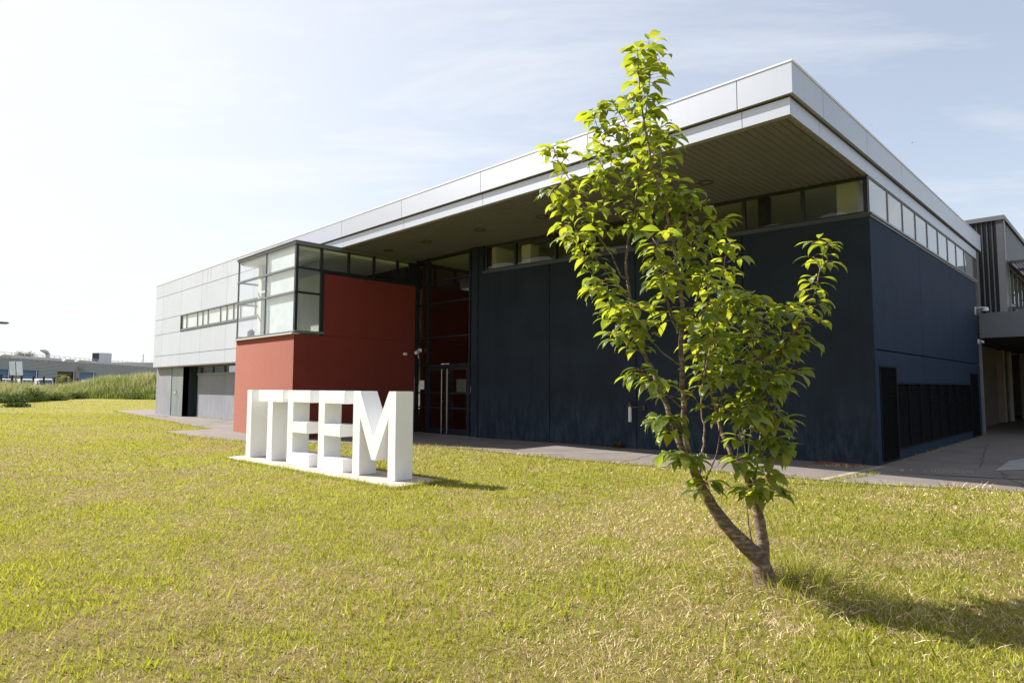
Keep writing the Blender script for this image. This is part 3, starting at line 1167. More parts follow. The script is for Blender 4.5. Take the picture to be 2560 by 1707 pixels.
def letter(polys):
    mb = MB()
    bm = bmesh.new()
    for poly in polys:
        f = [bm.verts.new(L3(t, z, 0)) for t, z in poly]
        bm.faces.new(f)
    bmesh.ops.remove_doubles(bm, verts=bm.verts, dist=1e-4)
    bm.normal_update()
    for f in bm.faces:
        if f.normal.dot(SN) > 0: f.normal_flip()
    ret = bmesh.ops.extrude_face_region(bm, geom=bm.faces[:])
    vs = [g for g in ret['geom'] if isinstance(g, bmesh.types.BMVert)]
    bmesh.ops.translate(bm, verts=vs, vec=SN * SD)
    bmesh.ops.recalc_face_normals(bm, faces=bm.faces[:])
    bmesh.ops.dissolve_limit(bm, angle_limit=0.01, verts=bm.verts[:], edges=bm.edges[:])
    org = ORG[S.name]
    for v in bm.verts: v.co -= org
    me = bpy.data.meshes.new('letter')
    bmesh.ops.bevel(bm, geom=[e for e in bm.edges if e.is_manifold and e.calc_face_angle(0) > .2], offset=.007, segments=2,
                    affect='EDGES', clamp_overlap=True)
    bm.to_mesh(me)
    bm.free()
    me.materials.append(M_SIGNW())
    o = bpy.data.objects.new('letter', me)
    o.parent = S
    C.objects.link(o)
    ORG[o.name] = org
    return o


HH = Z1 - Z0
letter([[(-4.844, Z0), (-4.639, Z0), (-4.639, Z1), (-4.844, Z1)]])
# T
ta0, ta1 = -4.36, -3.40
ts0, ts1 = -3.985, -3.775
zb = Z1 - 0.225
letter([[(ta0, zb), (ts0, zb), (ts0, Z0), (ts1, Z0), (ts1, zb), (ta1, zb), (ta1, Z1), (ta0, Z1)]])


def e_letter(x0, xs, xt, xm, xb):
    a1, a2 = Z1 - .215, Z0 + .215
    m0, m1 = Z0 + .565, Z0 + .765
    letter([[(x0, Z0), (xb, Z0), (xb, a2), (xs, a2), (xs, m0), (xm, m0), (xm, m1), (xs, m1), (xs, a1), (xt, a1), (xt, Z1), (x0, Z1)]])


e_letter(-3.219, -3.012, -2.43, -2.53, -2.42)
e_letter(-2.158, -1.955, -1.365, -1.475, -1.375)
mw = 0.19
mx = -0.555
letter([[(-1.12, Z0), (-.919, Z0), (-.919, 0.985), (mx - .055, 0.365), (mx + .055, 0.365), (-.19, 0.985), (-.19, Z0), (0, Z0), (0, Z1),
         (-.185, Z1), (mx, 0.735), (-.925, Z1), (-1.12, Z1)]])

# wall ashtray
A0 = P2 + NT * s_of(-8.83) + NN * 0.0
t = thing('wall_ashtray', 'slim white cigarette bin with a black cap fixed to the navy wall', 'ashtray', A0 + UZ * .68)


def wl(s, o, z): return A0 + NT * s + NN * o + UZ * z


m = MB()
m.tube([wl(0, .17, .66), wl(0, .17, .675), wl(0, .17, 1.03)], [.034, .04, .04], 14)
m.build('tube', mat('off_white_tube', (.62, .60, .57), .5, 0, .1), t, smooth=False)
m = MB()
m.tube([wl(0, .17, 1.03), wl(0, .17, 1.06), wl(0, .17, 1.10), wl(0, .17, 1.15), wl(0, .17, 1.16)], [.055, .055, .05, .068, .05], 14)
m.build('cap', M_BLK(), t)
m = MB()
m.tube([wl(.04, .17, 1.02), wl(.17, .14, 1.02), wl(.24, .05, 1.0)], .03, 8)
m.obox(A0, NT, NN, UZ, .14, .34, .002, .05, .94, 1.06)
m.build('bracket', M_BLK(), t)

# security cameras


def dome_camera(base, out, side, label, name='security_camera'):
    base, out, side = Vector(base), Vector(out), Vector(side)
    t = thing(name, label, 'camera', base)
    m = MB()
    m.obox(base, side, out, UZ, -.04, .04, 0.002, .03, -.12, .12)
    m.tube([base + out * .03 + UZ * .08, base + out * .12 + UZ * .09, base + out * .24 + UZ * .09], .025, 8)
    m.build('bracket', M_PLASTICW(), t)
    c = base + out * .27
    m = MB()
    m.tube([c + UZ * .10, c + UZ * .085, c + UZ * .02, c - UZ * .02, c - UZ * .035], [.035, .075, .09, .09, .075], 16)
    m.build('housing', M_PLASTICW(), t)
    m = MB()
    m.tube([c - UZ * (.035 + .06 * math.sin(a)) for a in (0, .4, .8, 1.2, 1.5)], [.07 * math.cos(a) for a in (0, .4, .8, 1.2, 1.5)], 14)
    m.build('dome', M_BLK(), t, smooth=True)
    return t


dome_camera((XN, 24.35, 3.93), (1, 0, 0), (0, 1, 0), 'white dome security camera on an arm at the far end of the navy wall')
t = thing('motion_sensor', 'tiny white sensor under the grey canopy beside the navy wall', 'sensor', (XN, 24.62, 2.98))
m = MB()
m.box(XN + .002, XN + .04, 24.58, 24.66, 2.9, 3.04)
m.build('base', M_PLASTICW(), t)
m = MB()
m.tube([(XN + .04, 24.62, 2.98), (XN + .1, 24.60, 2.965), (XN + .15, 24.58, 2.95)], [.02, .045, .04], 10)
m.build('head', M_PLASTICW(), t)
t = thing('entrance_camera', 'white bullet camera with a dangling cable on the entrance mullion', 'camera', (-16.7, YE - .03, 2.62))
m = MB()
m.box(-16.82, -16.66, YE - .07, YE - .035, 2.62, 2.74)
m.build('base', M_PLASTICW(), t)
m = MB()
m.tube([(-16.74, YE - .07, 2.68), (-16.72, YE - .16, 2.64), (-16.66, YE - .27, 2.59)], [.03, .05, .055], 12)
m.build('housing', M_PLASTICW(), t)
m = MB()
m.tube([(-16.80, YE - .05, 2.62), (-16.82, YE - .06, 2.5), (-16.80, YE - .05, 2.42)], .008, 6)
m.build('cable', M_PLASTICW(), t)
t = thing('wall_sensor', 'small white box sensor at the edge of the shaded red wall', 'sensor', (XB, 12.1, 2.56))
m = MB()
m.obox((XB, 12.1, 2.56), (0, 1, 0), (1, 0, 0), UZ, -.07, .07, .002, .05, -.04, .04)
m.build('box', M_PLASTICW(), t, bevel=.008)
m = MB()
m.tube([(XB + .05, 12.08, 2.55), (XB + .09, 12.06, 2.53)], [.03, .02], 10)
m.build('lens', M_PLASTICW(), t)
# papers on the glass
t = thing('paper_notice', 'blank white sheet taped inside the left entrance pane', 'notice', (-16.70, YE - .03, 1.55))
m = MB()
m.box(-16.825, -16.575, YE + .012, YE + .016, 1.41, 1.70)
m.build('sheet', M_PAPER(), t)
m = MB()
for k in range(4):
    m.box(-16.79, -16.61 - (k % 2) * .05, YE + .0105, YE + .0118, 1.63 - k * .05, 1.637 - k * .05)
t = thing('smoking_sign', 'white no smoking sign with a red ring right of the entrance door', 'sign', (-14.195, YE, 1.42))
m = MB()
m.box(-14.285, -14.105, YE + .010, YE + .018, 1.32, 1.515)
m.build('panel', M_PAPER(), t)
m = MB()
cc = (-14.195, YE + .009, 1.425)
m.disc(cc, (0, -1, 0), .045, .058, 24, .002)
m.obox(cc, (.707, 0, -.707), (0, -1, 0), (.707, 0, .707), -.05, .05, 0, .002, -.007, .007)
m.build('ring', mat('sign_red', (.55, .03, .03), .5), t)
m = MB()
m.box(-14.232, -14.168, YE + .0085, YE + .0098, 1.419, 1.431)
m.tube([(-14.165, YE + .009, 1.43), (-14.160, YE + .009, 1.445), (-14.167, YE + .009, 1.455)], .003, 5)
m.build('cigarette', M_BLK(), t)
t = thing('camera_sign', 'small white plate with a black camera pictogram above the no smoking sign', 'sign', (-14.195, YE, 1.58))
m = MB()
m.box(-14.255, -14.135, YE + .010, YE + .018, 1.52, 1.645)
m.build('panel', M_PAPER(), t)
m = MB()
m.box(-14.225, -14.175, YE + .007, YE + .0098, 1.575, 1.61)
m.box(-14.175, -14.155, YE + .007, YE + .0098, 1.583, 1.602)
m.box(-14.205, -14.195, YE + .007, YE + .0098, 1.55, 1.575)
m.build('pictogram', M_BLK(), t)
# rusty drain cover
t = MB()
for k in range(9):
    t.box(-4.62 + k * .08, -4.57 + k * .08, 13.02, 13.38, .016, .034)
t.box(-4.64, -3.88, 12.98, 13.02, .016, .036)
t.box(-4.64, -3.88, 13.38, 13.42, .016, .036)
tag(t.build('drain_cover', mat('rust', (.16, .065, .035), .9, 0, .35, 9)), 'rusty brown drain grating in the pavement at the navy corner', 'drain')

# ================================================================== DARK BUILDING ON THE RIGHT
D = thing('clad_building', 'charcoal corrugated metal building with a slate canopy behind the navy block', 'building', (-1, 30, 0))
YC, XC = 27.0, -3.11
m = MB()
x = -9.0
while x < XC - 0.22:
    V = [(x, YC + .06, 0), (x + .012, YC - .03, 0), (x + .052, YC - .03, 0), (x + .064, YC + .06, 0), (x + .142, YC + .06, 0)]
    m.add([(a, b, 3.4) for a, b, _ in V] + [(a, b, 7.3) for a, b, _ in V], [(i, i + 1, i + 6, i + 5) for i in range(4)])
    x += .142
m.build('corrugated_wall', M_DARKCLAD(), D)
m = MB()
m.box(XC - .2, XC, YC - .04, YC + .3, 3.4, 7.27)
m.build('corner_trim', mat('slate_trim', (.065, .068, .078), .5, .3, .06), D)
m = MB()
m.box(XC + .0, XC + .03, YC + .01, YC + .06, 5.85, 7.26)
m.build('edge_strip', mat('pale_edge', (.35, .36, .35), .4, .5), D)
m = MB()
m.box(XC - .02, XC + .01, YC + .9, YC + .93, 3.9, 5.4)
m.build('edge_strip', mat('pale_edge', (.35, .36, .35), .4, .5), D)
m = MB()
m.box(-9.0, XC + .05, YC - .10, YC + .4, 7.27, 7.42)
m.box(XC - .3, XC + .05, YC + .4, 60, 7.27, 7.42)
m.build('roof_edge', mat('roof_edge_grey', (.115, .12, .13), .45, .3, .05), D)
m = MB()
# side wall with one window opening
m.box(XC - .2, XC - .02, YC + .3, 28.15, 3.4, 7.27)
m.box(XC - .2, XC - .02, 28.15, 36.0, 5.85, 7.27)
m.box(XC - .2, XC - .02, 28.15, 36.0, 3.4, 4.45)
m.box(XC - .2, XC - .02, 36.0, 60, 3.4, 7.27)
m.build('side_wall', mat('dark_panel', (.048, .052, .06), .5, .3, .06, ribs=(1, .12, .004)), D)
m = MB()
m.box(-9, XC - .25, YC + .5, 60, 7.2, 7.27)
m.box(-9, XC - .25, YC + .2, YC + .3, 3.4, 7.2)
m.box(-9.2, -9, YC + .2, 60, -.1, 7.2)  # not roof: unseen wall added to block the sun under the canopy
m.box(-9, -4.62, YC + .05, YC + .18, -.1, 3.4)  # unseen low wall, added for the same sun blocking
m.build('roof', M_BLACK(), D)
m = MB()
for k in range(8):
    y = 28.15 + k * 1.12
    m.box(XC - .17, XC - .06, y, y + .07, 4.45, 5.85)
m.box(XC - .17, XC - .06, 28.15, 36, 4.45, 4.52)
m.box(XC - .17, XC - .06, 28.15, 36, 5.76, 5.85)
wi = m.build('window', M_FRAMEL(), D)
m = MB()
m.box(XC - .12, XC - .11, 28.2, 36, 4.5, 5.8)
m.build('pane', GLASSD(), wi)
m = MB()
for k in range(7):
    m.box(XC - .5, XC - .45, 28.5 + k * 1.12, 28.9 + k * 1.12, 4.5, 5.2)
m.build('blind', M_PLASTER(), wi)
m = MB()
m.box(XC - .45, XC - .43, 28.2, 36, 4.45, 5.85)
m.build('room_back', mat('room_ochre', (.10, .075, .045), .8, 0, .3, 2), wi)
for z, out in ((5.93, 1.25), (4.30, .8)):
    m = MB()
    y0, y1 = 28.0, 36.2
    m.box(XC + .0, XC + .04, y0, y1, z - .05, z + .05)
    m.box(XC + out - .04, XC + out, y0, y1, z - .05, z + .05)
    for y in (y0, 30.0, 32.0, 34.1, y1 - .05):
        m.box(XC + .04, XC + out - .04, y, y + .05, z - .05, z + .05)
    k = XC + .12
    while k < XC + out - .08:
        m.box(k, k + .02, y0 + .05, y1 - .05, z - .03, z + .03)
        k += .085
    if z > 5:
        for y in (28.2, 30.2, 32.2, 34.2):
            m.tube([(XC + out - .03, y, z - .05), (XC + .02, y, z - 1.2)], .022, 6)
    m.build('sunshade', mat('sunshade_steel', (.12, .125, .135), .45, .4), D)
m = MB()
m.box(-3.66, 12.0, 25.2, 25.26, 3.12, 3.93)
m.build('canopy_band', M_BAND(), D)
m = MB()
m.box(-3.66, 12.0, 25.262, YC - .12, 3.86, 3.9)
m.build('canopy_roof', M_BLACK(), D)
m = MB()
m.box(-9, 12.0, 25.27, 44.2, 3.157, 3.3)
m.build('canopy_soffit', mat('dark_soffit', (.05, .048, .045), .7), D)
m = MB()
m.box(-4.6, -4.36, 25.0, 33.6, -.1, 3.155)
m.build('concrete_wall', M_CONC(), D)
m = MB()
m.box(-4.9, -4.25, 34.6, 35.1, -.1, 3.155)
m.build('concrete_pillar', mat('pale_pillar', (.30, .25, .20), .8, 0, .08, 2), D)
m = MB()
m.tube([(-4.28, 36.3, 0), (-4.28, 36.3, 3.15)], .13, 14)
m.tube([(-4.28, 36.3, 1.72), (-4.28, 36.3, 1.82)], .155, 14)
m.box(-4.95, -3.9, 35.9, 36.0, 2.98, 3.04)
m.build('drain_pipe', mat('grey_pipe', (.26, .25, .22), .6, 0, .1), D)
for x_, y_ in ((-4.0, 39.2), (-3.0, 41), (-1.5, 43.2)):
    m = MB()
    m.box(x_ - .16, x_ + .16, y_ - .2, y_ + .2, -.1, 3.155)
    m.build('column', mat('grey_column', (.20, .19, .17), .7, 0, .1), D)
m = MB()
m.box(-12, 8, 43.8, 44, -.1, 3.155)
m.build('back_wall', mat('back_concrete', (.08, .072, .06), .8, 0, .2, 1.2), D)

# ================================================================== FAR LEFT: warehouse, fence, vans
PX0, D0, PX1, D1 = -60.0, 126.0, 460.0, 226.0


def wp(px):
    """point at the foot of the warehouse wall on a bearing"""
    a, b = far(PX0, D0), far(PX1, D1)
    # intersect the bearing with the wall line
    r = far(px, 1.0)
    d = b - a
    den = r.x * d.y - r.y * d.x
    t = (a.x * d.y - a.y * d.x) / den
    return Vector((r.x * t, r.y * t, 0))


WA, WB = wp(PX0), wp(PX1)
WT = (WB - WA).normalized()
WA = WA - WT * 60
WN = Vector((WT.y, -WT.x, 0))
if WN.dot(-WA) < 0: WN = -WN
Wh = thing('warehouse', 'long low grey clad warehouse with blue roller doors beyond the fence', 'warehouse', WA + WT * 40)


def ws(px): return (wp(px) - WA).dot(WT)


def wb(mb, s0, s1, o0, o1, z0, z1): mb.obox(WA, WT, WN, UZ, s0, s1, o0, o1, z0, z1)


WHT = 7.45
M_CLADW = mat('grey_cladding', (.30, .32, .385), .6, .1, .06, .1, ribs=(2, .33, .05))
m = MB()
sd = [(-30, 29, 4.95), (58, 98, 4.95), (145, 191, 5.0), (200, 240, 5.0)]
prev = 0.0
for (p0, p1, z) in sd:
    a, b = max(ws(p0) if p0 > PX0 else 0, 0), ws(p1)
    wb(m, prev, a, -.4, 0, -.1, WHT)
    wb(m, a, b, -.4, 0, z, WHT)
    prev = b
wb(m, prev, (WB - WA).length, -.4, 0, -.1, WHT)
m.build('wall', M_CLADW, Wh)
for i, (p0, p1, z) in enumerate(sd):
    m = MB()
    wb(m, ws(p0), ws(p1), -.6, -.45, -.1, z)
    if i == 2:
        o = m.build('open_doorway', mat('dark_hall', (.03, .028, .025), .9), Wh)
        m = MB()
        for k in range(3):
            wb(m, ws(147), ws(184), -.44, -.38, 4.1 + k * .3, 4.16 + k * .3)
        m.build('track', mat('wood_light', (.35, .24, .15), .7), o)
    else:
        m.build('roller_door', mat('blue_door', (.09, .19, .42), .6, 0, .04, 1, ribs=(2, .2, .02)), Wh)
m = MB()
L_ = (WB - WA).length
m.add([WA + UZ * WHT + WN * .05, WB + UZ * WHT + WN * .05, WB + UZ * (WHT + .75) - WN * 1.4, WA + UZ * (WHT + .75) - WN * 1.4,
       WA + UZ * WHT - WN * 40, WB + UZ * WHT - WN * 40],
      [(0, 1, 2, 3), (3, 2, 5, 4)])
m.build('roof', mat('dark_roof', (.10, .105, .12), .7, 0, .1, .3), Wh)
for (pa, pb) in [(-6, 33), (158, 187), (190, 218)]:
    m = MB()
    a, b = ws(pa), ws(pb)
    n = 12
    V = []
    for k in range(n + 1):
        w = math.pi * k / n
        s = (a + b) / 2 - math.cos(w) * (b - a) / 2
        h = math.sin(w) * .75
        for o_ in (.08, -6):
            V.append(WA + WT * s + UZ * (WHT - .1 + h) + WN * o_)
    m.add(V, [(2 * k, 2 * k + 2, 2 * k + 3, 2 * k + 1) for k in range(n)] + [tuple(2 * k for k in range(n + 1))])
    m.build('barrel_skylight', mat('skylight', (.36, .38, .40), .5), Wh)
m = MB()
s = 0.0
top = WHT + 1.15
while s < L_:
    p = WA + WT * s + UZ * (WHT - .3) + WN * .15
    m.tube([p, WA + WT * (s - .1) + UZ * top - WN * .5], .06, 4)
    s += 2.15
m.tube([WA + UZ * top - WN * .5, WB + UZ * top - WN * .5], .05, 4)
m.build('roof_railing', mat('galvanised', (.60, .62, .64), .5, .3), Wh)
m = MB()
a = ws(195)
wb(m, a, a + 1.0, .0, .3, 5.85, 6.2)
wb(m, a + .2, a + 3.2, .3, 1.1, 5.75, 5.9)
m.build('wall_lamp', mat('lamp_grey', (.3, .31, .33), .5), Wh)
m = MB()
p = WA + WT * ws(162) - WN * 4
m.tube([p + UZ * 7.3, p + UZ * 9.2, p + UZ * 9.7 - WT * .6, p + UZ * 9.9 - WT * 1.6, p + UZ * 10.0 - WT * 2.8], [.5, .5, .5, .42, .2], 10)
m.build('roof_vent', mat('vent_metal', (.50, .51, .53), .4, .5), Wh)
# rooftop unit: its own thing
hp = far(248, 200)
t = thing('rooftop_unit', 'boxy grey air handling unit on the warehouse roof', 'air unit', hp + UZ * 9.2)
hr, hf = RH, FH
m = MB()
m.obox(hp, hr, hf, UZ, -.1, 2.3, 0, 2.5, 8.8, 11.9)
m.build('casing', mat('unit_white', (.62, .63, .64), .5, 0, .04), t)
m = MB()
m.obox(hp, hr, hf, UZ, -2.3, -.12, 0, 2.5, 8.8, 11.9)
for k in range(10):
    m.obox(hp, hr, hf, UZ, -2.25, -.2, -.06, -.01, 9.0 + k * .28, 9.14 + k * .28)
m.build('louvre', mat('unit_dark', (.07, .075, .085), .6), t)
m = MB()
for k in (-2, 2):
    m.obox(hp, hr, hf, UZ, k - .1, k + .1, .3, 2.2, 7.2, 8.8)
m.build('stand', mat('galvanised', (.6, .6, .6), .5), t)
# second hall behind
t = thing('far_hall', 'paler flat roofed hall behind the warehouse with a thin roof mast', 'hall', far(330, 262))
q = far(330, 262)
m = MB()
m.obox(q, RH, FH, UZ, -14, 30, 0, 20, -.1, 10.4)
m.build('wall', mat('pale_cladding', (.33, .35, .41), .6, .1, .04, .1, ribs=(2, .5, .05)), t)
m = MB()
m.obox(q, RH, FH, UZ, -14.3, 30, -.3, 20, 10.4, 11.2)
m.obox(q, RH, FH, UZ, -16, 30, -1.0, -.31, 9.0, 9.35)
m.build('roof_edge', mat('pale_edge2', (.42, .44, .47), .6), t)
m = MB()
for k in range(22):
    m.tube([q + RH * (-14 + 2 * k) + UZ * 11.2, q + RH * (-14 + 2 * k) + UZ * 12.4], .06, 4)
m.tube([q + RH * -14 + UZ * 12.4, q + RH * 30 + UZ * 12.4], .06, 4)
m.tube([q + RH * 4.6 + UZ * 11.2, q + RH * 4.6 + UZ * 14.6], .2, 6)
m.build('mast', mat('galvanised', (.6, .6, .6), .5), t)

# fence
FP = [5, 33, 56, 86, 112, 138, 167, 196, 222, 246]
fpts = [far(px, 58 + 4.0 * i) for i, px in enumerate(FP)]
fn = thing('wire_fence', 'black post and wire fence half sunk in tall grass', 'fence', fpts[0])
for p in fpts:
    m = MB()
    m.box(p.x - .09, p.x + .09, p.y - .09, p.y + .09, 0, 2.5)
    m.box(p.x - .11, p.x + .11, p.y - .11, p.y + .11, 2.5, 2.53)
    m.build('post', M_BLK(), fn)
m = MB()
for a, b in zip(fpts[:-1], fpts[1:]):
    for z in (2.38, 2.05, 1.7, 1.35, 1.0, .6):
        m.tube([a + UZ * z, b + UZ * z], .022 if z < 2.3 else .04, 4)
m.build('wire_mesh', M_BLK(), fn)

# vans
VB = thing('parked_van', 'white van with a grey windscreen parked nearest the leafy bush behind the fence', 'van', (0, 0, 0), 'white vans parked behind the fence')
prof = [(-2.5, .35), (-2.5, 2.25), (-2.35, 2.42), (.9, 2.45), (1.25, 2.3), (1.95, 1.45), (2.55, 1.2), (2.68, .9), (2.68, .35)]
m = MB()
m.prism(prof, lambda a, z: (a, -.98, z), lambda a, z: (a, .98, z))
body = m.build('body', mat('van_paint', (.74, .75, .77), .3, 0, .02), VB, bevel=.06)
m = MB()
m.add([(1.31, -.85, 2.27), (1.31, .85, 2.27), (1.96, .85, 1.50), (1.96, -.85, 1.50)], [(0, 1, 2, 3)])
for y in (-.99, .99):
    V = [(.35, y, 1.45), (1.75, y, 1.45), (1.2, y, 2.15), (.35, y, 2.15)]
    m.add(V, [(0, 1, 2, 3) if y > 0 else (3, 2, 1, 0)])
gm = mat('van_glass', (.10, .115, .13), .1)
m.build('windscreen', gm, VB)
for x_ in (-1.6, 1.7):
    for y in (-.95, .75):
        m = MB()
        m.tube([(x_, y, .36), (x_, y + .2, .36)], .36, 16)
        m.build('wheel', M_BLK(), VB)
m = MB()
for y in (-.8, .55):
    m.box(2.665, 2.70, y, y + .25, .8, 1.05)
m.build('headlight', mat('lamp_lens', (.42, .40, .36), .25), VB)
VB.location = far(112, 106)
VB.rotation_euler.z = YAW - .75
VB.scale = (1.0, 1.0, 1.08)
for (px, d, lab, rz) in [(72, 108, 'white van between the two nearest fence posts left of the leafy bush', -.75),
                         (26, 110, 'white van under the twin tilted panels', -.7),
                         (-4, 104, 'white van cut by the left edge of the picture', -.75),
                         (232, 128, 'white van mostly hidden by the top of the tall grass bank', -.6)]:
    c = copy_tree(VB)
    c.location = far(px, d)
    c.rotation_euler.z = YAW + rz
    c['label'] = lab

# twin tilted panels on a post
p = far(42, 84)
t = thing('twin_panels', 'two pale tilted rectangular panels side by side on a post behind the fence', 'panel board', p)
ta = math.radians(9)
ax = (RH * math.cos(ta) - UZ * -math.sin(ta) * -1)
ax = RH * math.cos(ta) + UZ * math.sin(ta) * .6
az = UZ * math.cos(ta) - RH * math.sin(ta)
az = (UZ * .975 + FH * .1 - RH * -.10 * -1)
az = (UZ * .98 + RH * .13)
pm = new_mat('weathered_mirror')
mm_, nt_, b_ = pm
b_.inputs['Roughness'].default_value = .25
b_.inputs['Metallic'].default_value = .6
n_ = nt_.nodes.new('ShaderNodeTexNoise')
n_.inputs['Scale'].default_value = 1.1
r_ = nt_.nodes.new('ShaderNodeValToRGB')
r_.color_ramp.elements[0].color = (.42, .45, .43, 1)
r_.color_ramp.elements[1].color = (.72, .74, .75, 1)
g_ = nt_.nodes.new('ShaderNodeNewGeometry')
nt_.links.new(g_.outputs['Position'], n_.inputs['Vector'])
nt_.links.new(n_.outputs[0], r_.inputs[0])
nt_.links.new(r_.outputs[0], b_.inputs['Base Color'])
for a0 in (-.80, .10):
    m = MB()
    o_ = p + UZ * 2.85
    V = []
    for d_ in (0, .08):
        for (u, v) in ((0, 0), (.78, .06), (.62, 2.0), (-.16, 1.94)):
            V.append(o_ + RH * (a0 + u - v * .12) + UZ * v * .95 + FH * (d_ + v * .1))
    m.add(V, [(0, 1, 2, 3), (7, 6, 5, 4), (0, 4, 5, 1), (1, 5, 6, 2), (2, 6, 7, 3), (3, 7, 4, 0)])
    m.build('panel', mm_, t)
m = MB()
m.tube([p + UZ * 0, p + UZ * 2.9], .09, 8)
m.tube([p + RH * .02 + UZ * 2.7 + FH * .12, p - RH * .4 + UZ * 4.6 + FH * .3], .09, 6)
m.build('post', mat('post_brown', (.18, .15, .12), .8), t)

# street lamp, its head reaching in at the left edge
p = far(-46, 42)
t = thing('street_lamp', 'grey street lamp arm reaching in at the left edge above the warehouse', 'street lamp', p)
m = MB()
m.tube([p, p + UZ * 3, p + UZ * 5.45], [.09, .075, .06], 10)
m.tube([p + UZ * 5.45, p + UZ * 5.62 + RH * .5, p + UZ * 5.66 + RH * 1.0], [.06, .05, .045], 8)
m.build('pole', mat('galv_pole', (.25, .26, .27), .5, .4), t)
m = MB()
m.tube([p + UZ * 5.66 + RH * .95, p + UZ * 5.70 + RH * 1.15, p + UZ * 5.68 + RH * 1.5, p + UZ * 5.66 + RH * 1.68], [.05, .10, .09, .03], 8)
m.build('lamp_head', mat('lamp_head', (.12, .11, .11), .5), t)


# ================================================================== FOLIAGE
def leaf_mat(name, c1, c2, trans, tfac=0.45, rough=.65, attr=True, gloss=.15):
    m, nt, b = new_mat(name)
    N, L = nt.nodes.new, nt.links.new
    out = nt.nodes['Material Output']
    geo = N('ShaderNodeNewGeometry')
    mx = N('ShaderNodeMix')
    mx.data_type = 'RGBA'
    if attr:
        at = N('ShaderNodeAttribute')
        at.attribute_name = 'tone'
        L(at.outputs['Fac'], mx.inputs[0])
    else:
        L(geo.outputs['Random Per Island'], mx.inputs[0])
    mx.inputs[6].default_value = (*c1, 1)
    mx.inputs[7].default_value = (*c2, 1)
    L(mx.outputs[2], b.inputs['Base Color'])
    b.inputs['Roughness'].default_value = rough
    b.inputs['Specular IOR Level'].default_value = gloss
    tr = N('ShaderNodeBsdfTranslucent')
    m2 = N('ShaderNodeMix')
    m2.data_type = 'RGBA'
    m2.blend_type = 'MULTIPLY'
    m2.inputs[0].default_value = 1
    sc = N('ShaderNodeMix')
    sc.data_type = 'RGBA'
    L(mx.outputs[0], sc.inputs[0]) if False else None
    tr.inputs['Color'].default_value = (*trans, 1)
    sh = N('ShaderNodeMixShader')
    sh.inputs[0].default_value = tfac
    L(b.outputs[0], sh.inputs[1])
    L(tr.outputs[0], sh.inputs[2])
    L(sh.outputs[0], out.inputs[0])
    return m


def cards(name, P, DIR, SIDE, LEN, WID, tone, mats, parent=None, mi=None, rows=1, tip=.12, droop=None):
    """many narrow blades as one mesh. arrays; every blade is a bent strip ending in a point"""
    n = len(P)
    ts = np.linspace(0, 1, rows + 2)
    vs = []
    for k, t in enumerate(ts):
        c = P + DIR * (LEN * t)[:, None]
        if droop is not None:
            c = c + droop * (LEN * t * t)[:, None]
        w = WID * (1 - t) ** .6 * .5 if k < len(ts) - 1 else WID * 0
        if k < len(ts) - 1:
            vs += [c - SIDE * w[:, None], c + SIDE * w[:, None]]
        else:
            vs += [c]
    V = np.stack(vs, 1)                      # n, k, 3
    kk = V.shape[1]
    base = (np.arange(n) * kk)[:, None]
    quads = []
    for r in range(rows):
        quads.append(base + np.array([2 * r, 2 * r + 1, 2 * r + 3, 2 * r + 2]))
    tri = base + np.array([2 * rows, 2 * rows + 1, 2 * rows + 2])
    Q = np.concatenate(quads, 1).reshape(n, rows, 4)
    loops = np.concatenate([Q.reshape(n, -1), tri], 1).reshape(-1)
    sizes = np.tile(np.array([4] * rows + [3]), n)
    starts = np.concatenate([[0], np.cumsum(sizes)[:-1]])
    org = np.array(ORG[parent.name]) if parent is not None else np.zeros(3)
    me = bpy.data.meshes.new(name)
    me.vertices.add(n * kk)
    me.vertices.foreach_set('co', (V.reshape(-1, 3) - org).astype(np.float32).ravel())
    me.loops.add(len(loops))
    me.loops.foreach_set('vertex_index', loops.astype(np.int32))
    me.polygons.add(len(sizes))
    me.polygons.foreach_set('loop_start', starts.astype(np.int32))
    me.polygons.foreach_set('loop_total', sizes.astype(np.int32))
    for m in (mats if isinstance(mats, list) else [mats]): me.materials.append(m)
    if mi is not None:
        me.polygons.foreach_set('material_index', np.repeat(mi, rows + 1).astype(np.int32))
    me.update(calc_edges=True)
    a = me.attributes.new('tone', 'FLOAT', 'POINT')
    a.data.foreach_set('value', np.repeat(tone, kk).astype(np.float32))
    o = bpy.data.objects.new(name, me)
    if parent is not None: o.parent = parent
    C.objects.link(o)
    ORG[o.name] = Vector(org)
    return o


def unit(a): return a / np.maximum(np.linalg.norm(a, axis=-1, keepdims=True), 1e-9)


# smooth value noise for patches
_g = rng.random((256, 256))


def vnoise(x, y, s):
    x = np.asarray(x) / s + 700.3
    y = np.asarray(y) / s + 311.7
    xi, yi = np.floor(x).astype(int), np.floor(y).astype(int)
    fx, fy = x - xi, y - yi
    fx, fy = fx * fx * (3 - 2 * fx), fy * fy * (3 - 2 * fy)
    g = lambda i, j: _g[i % 256, j % 256]
    return (g(xi, yi) * (1 - fx) + g(xi + 1, yi) * fx) * (1 - fy) + (g(xi, yi + 1) * (1 - fx) + g(xi + 1, yi + 1) * fx) * fy


def fbm(x, y, s): return (vnoise(x, y, s) + .5 * vnoise(x, y, s / 2.1) + .25 * vnoise(x, y, s / 4.3)) / 1.75


# ---------------------------------------------------------------- lawn grass (stuff)
M_GG = leaf_mat('blade_green', (.050, .082, .009), (.43, .43, .052), (.47, .48, .038), .40, .5, gloss=.3)
M_GS = leaf_mat('blade_straw', (.20, .13, .065), (.82, .64, .41), (.48, .35, .18), .24, .6, gloss=.25)
M_GF = mat('daisy_white', (.75, .74, .68), .7)


MC = (-2.073 + .34 * RH.x + .12 * FH.x, 4.795 + .34 * RH.y + .12 * FH.y)


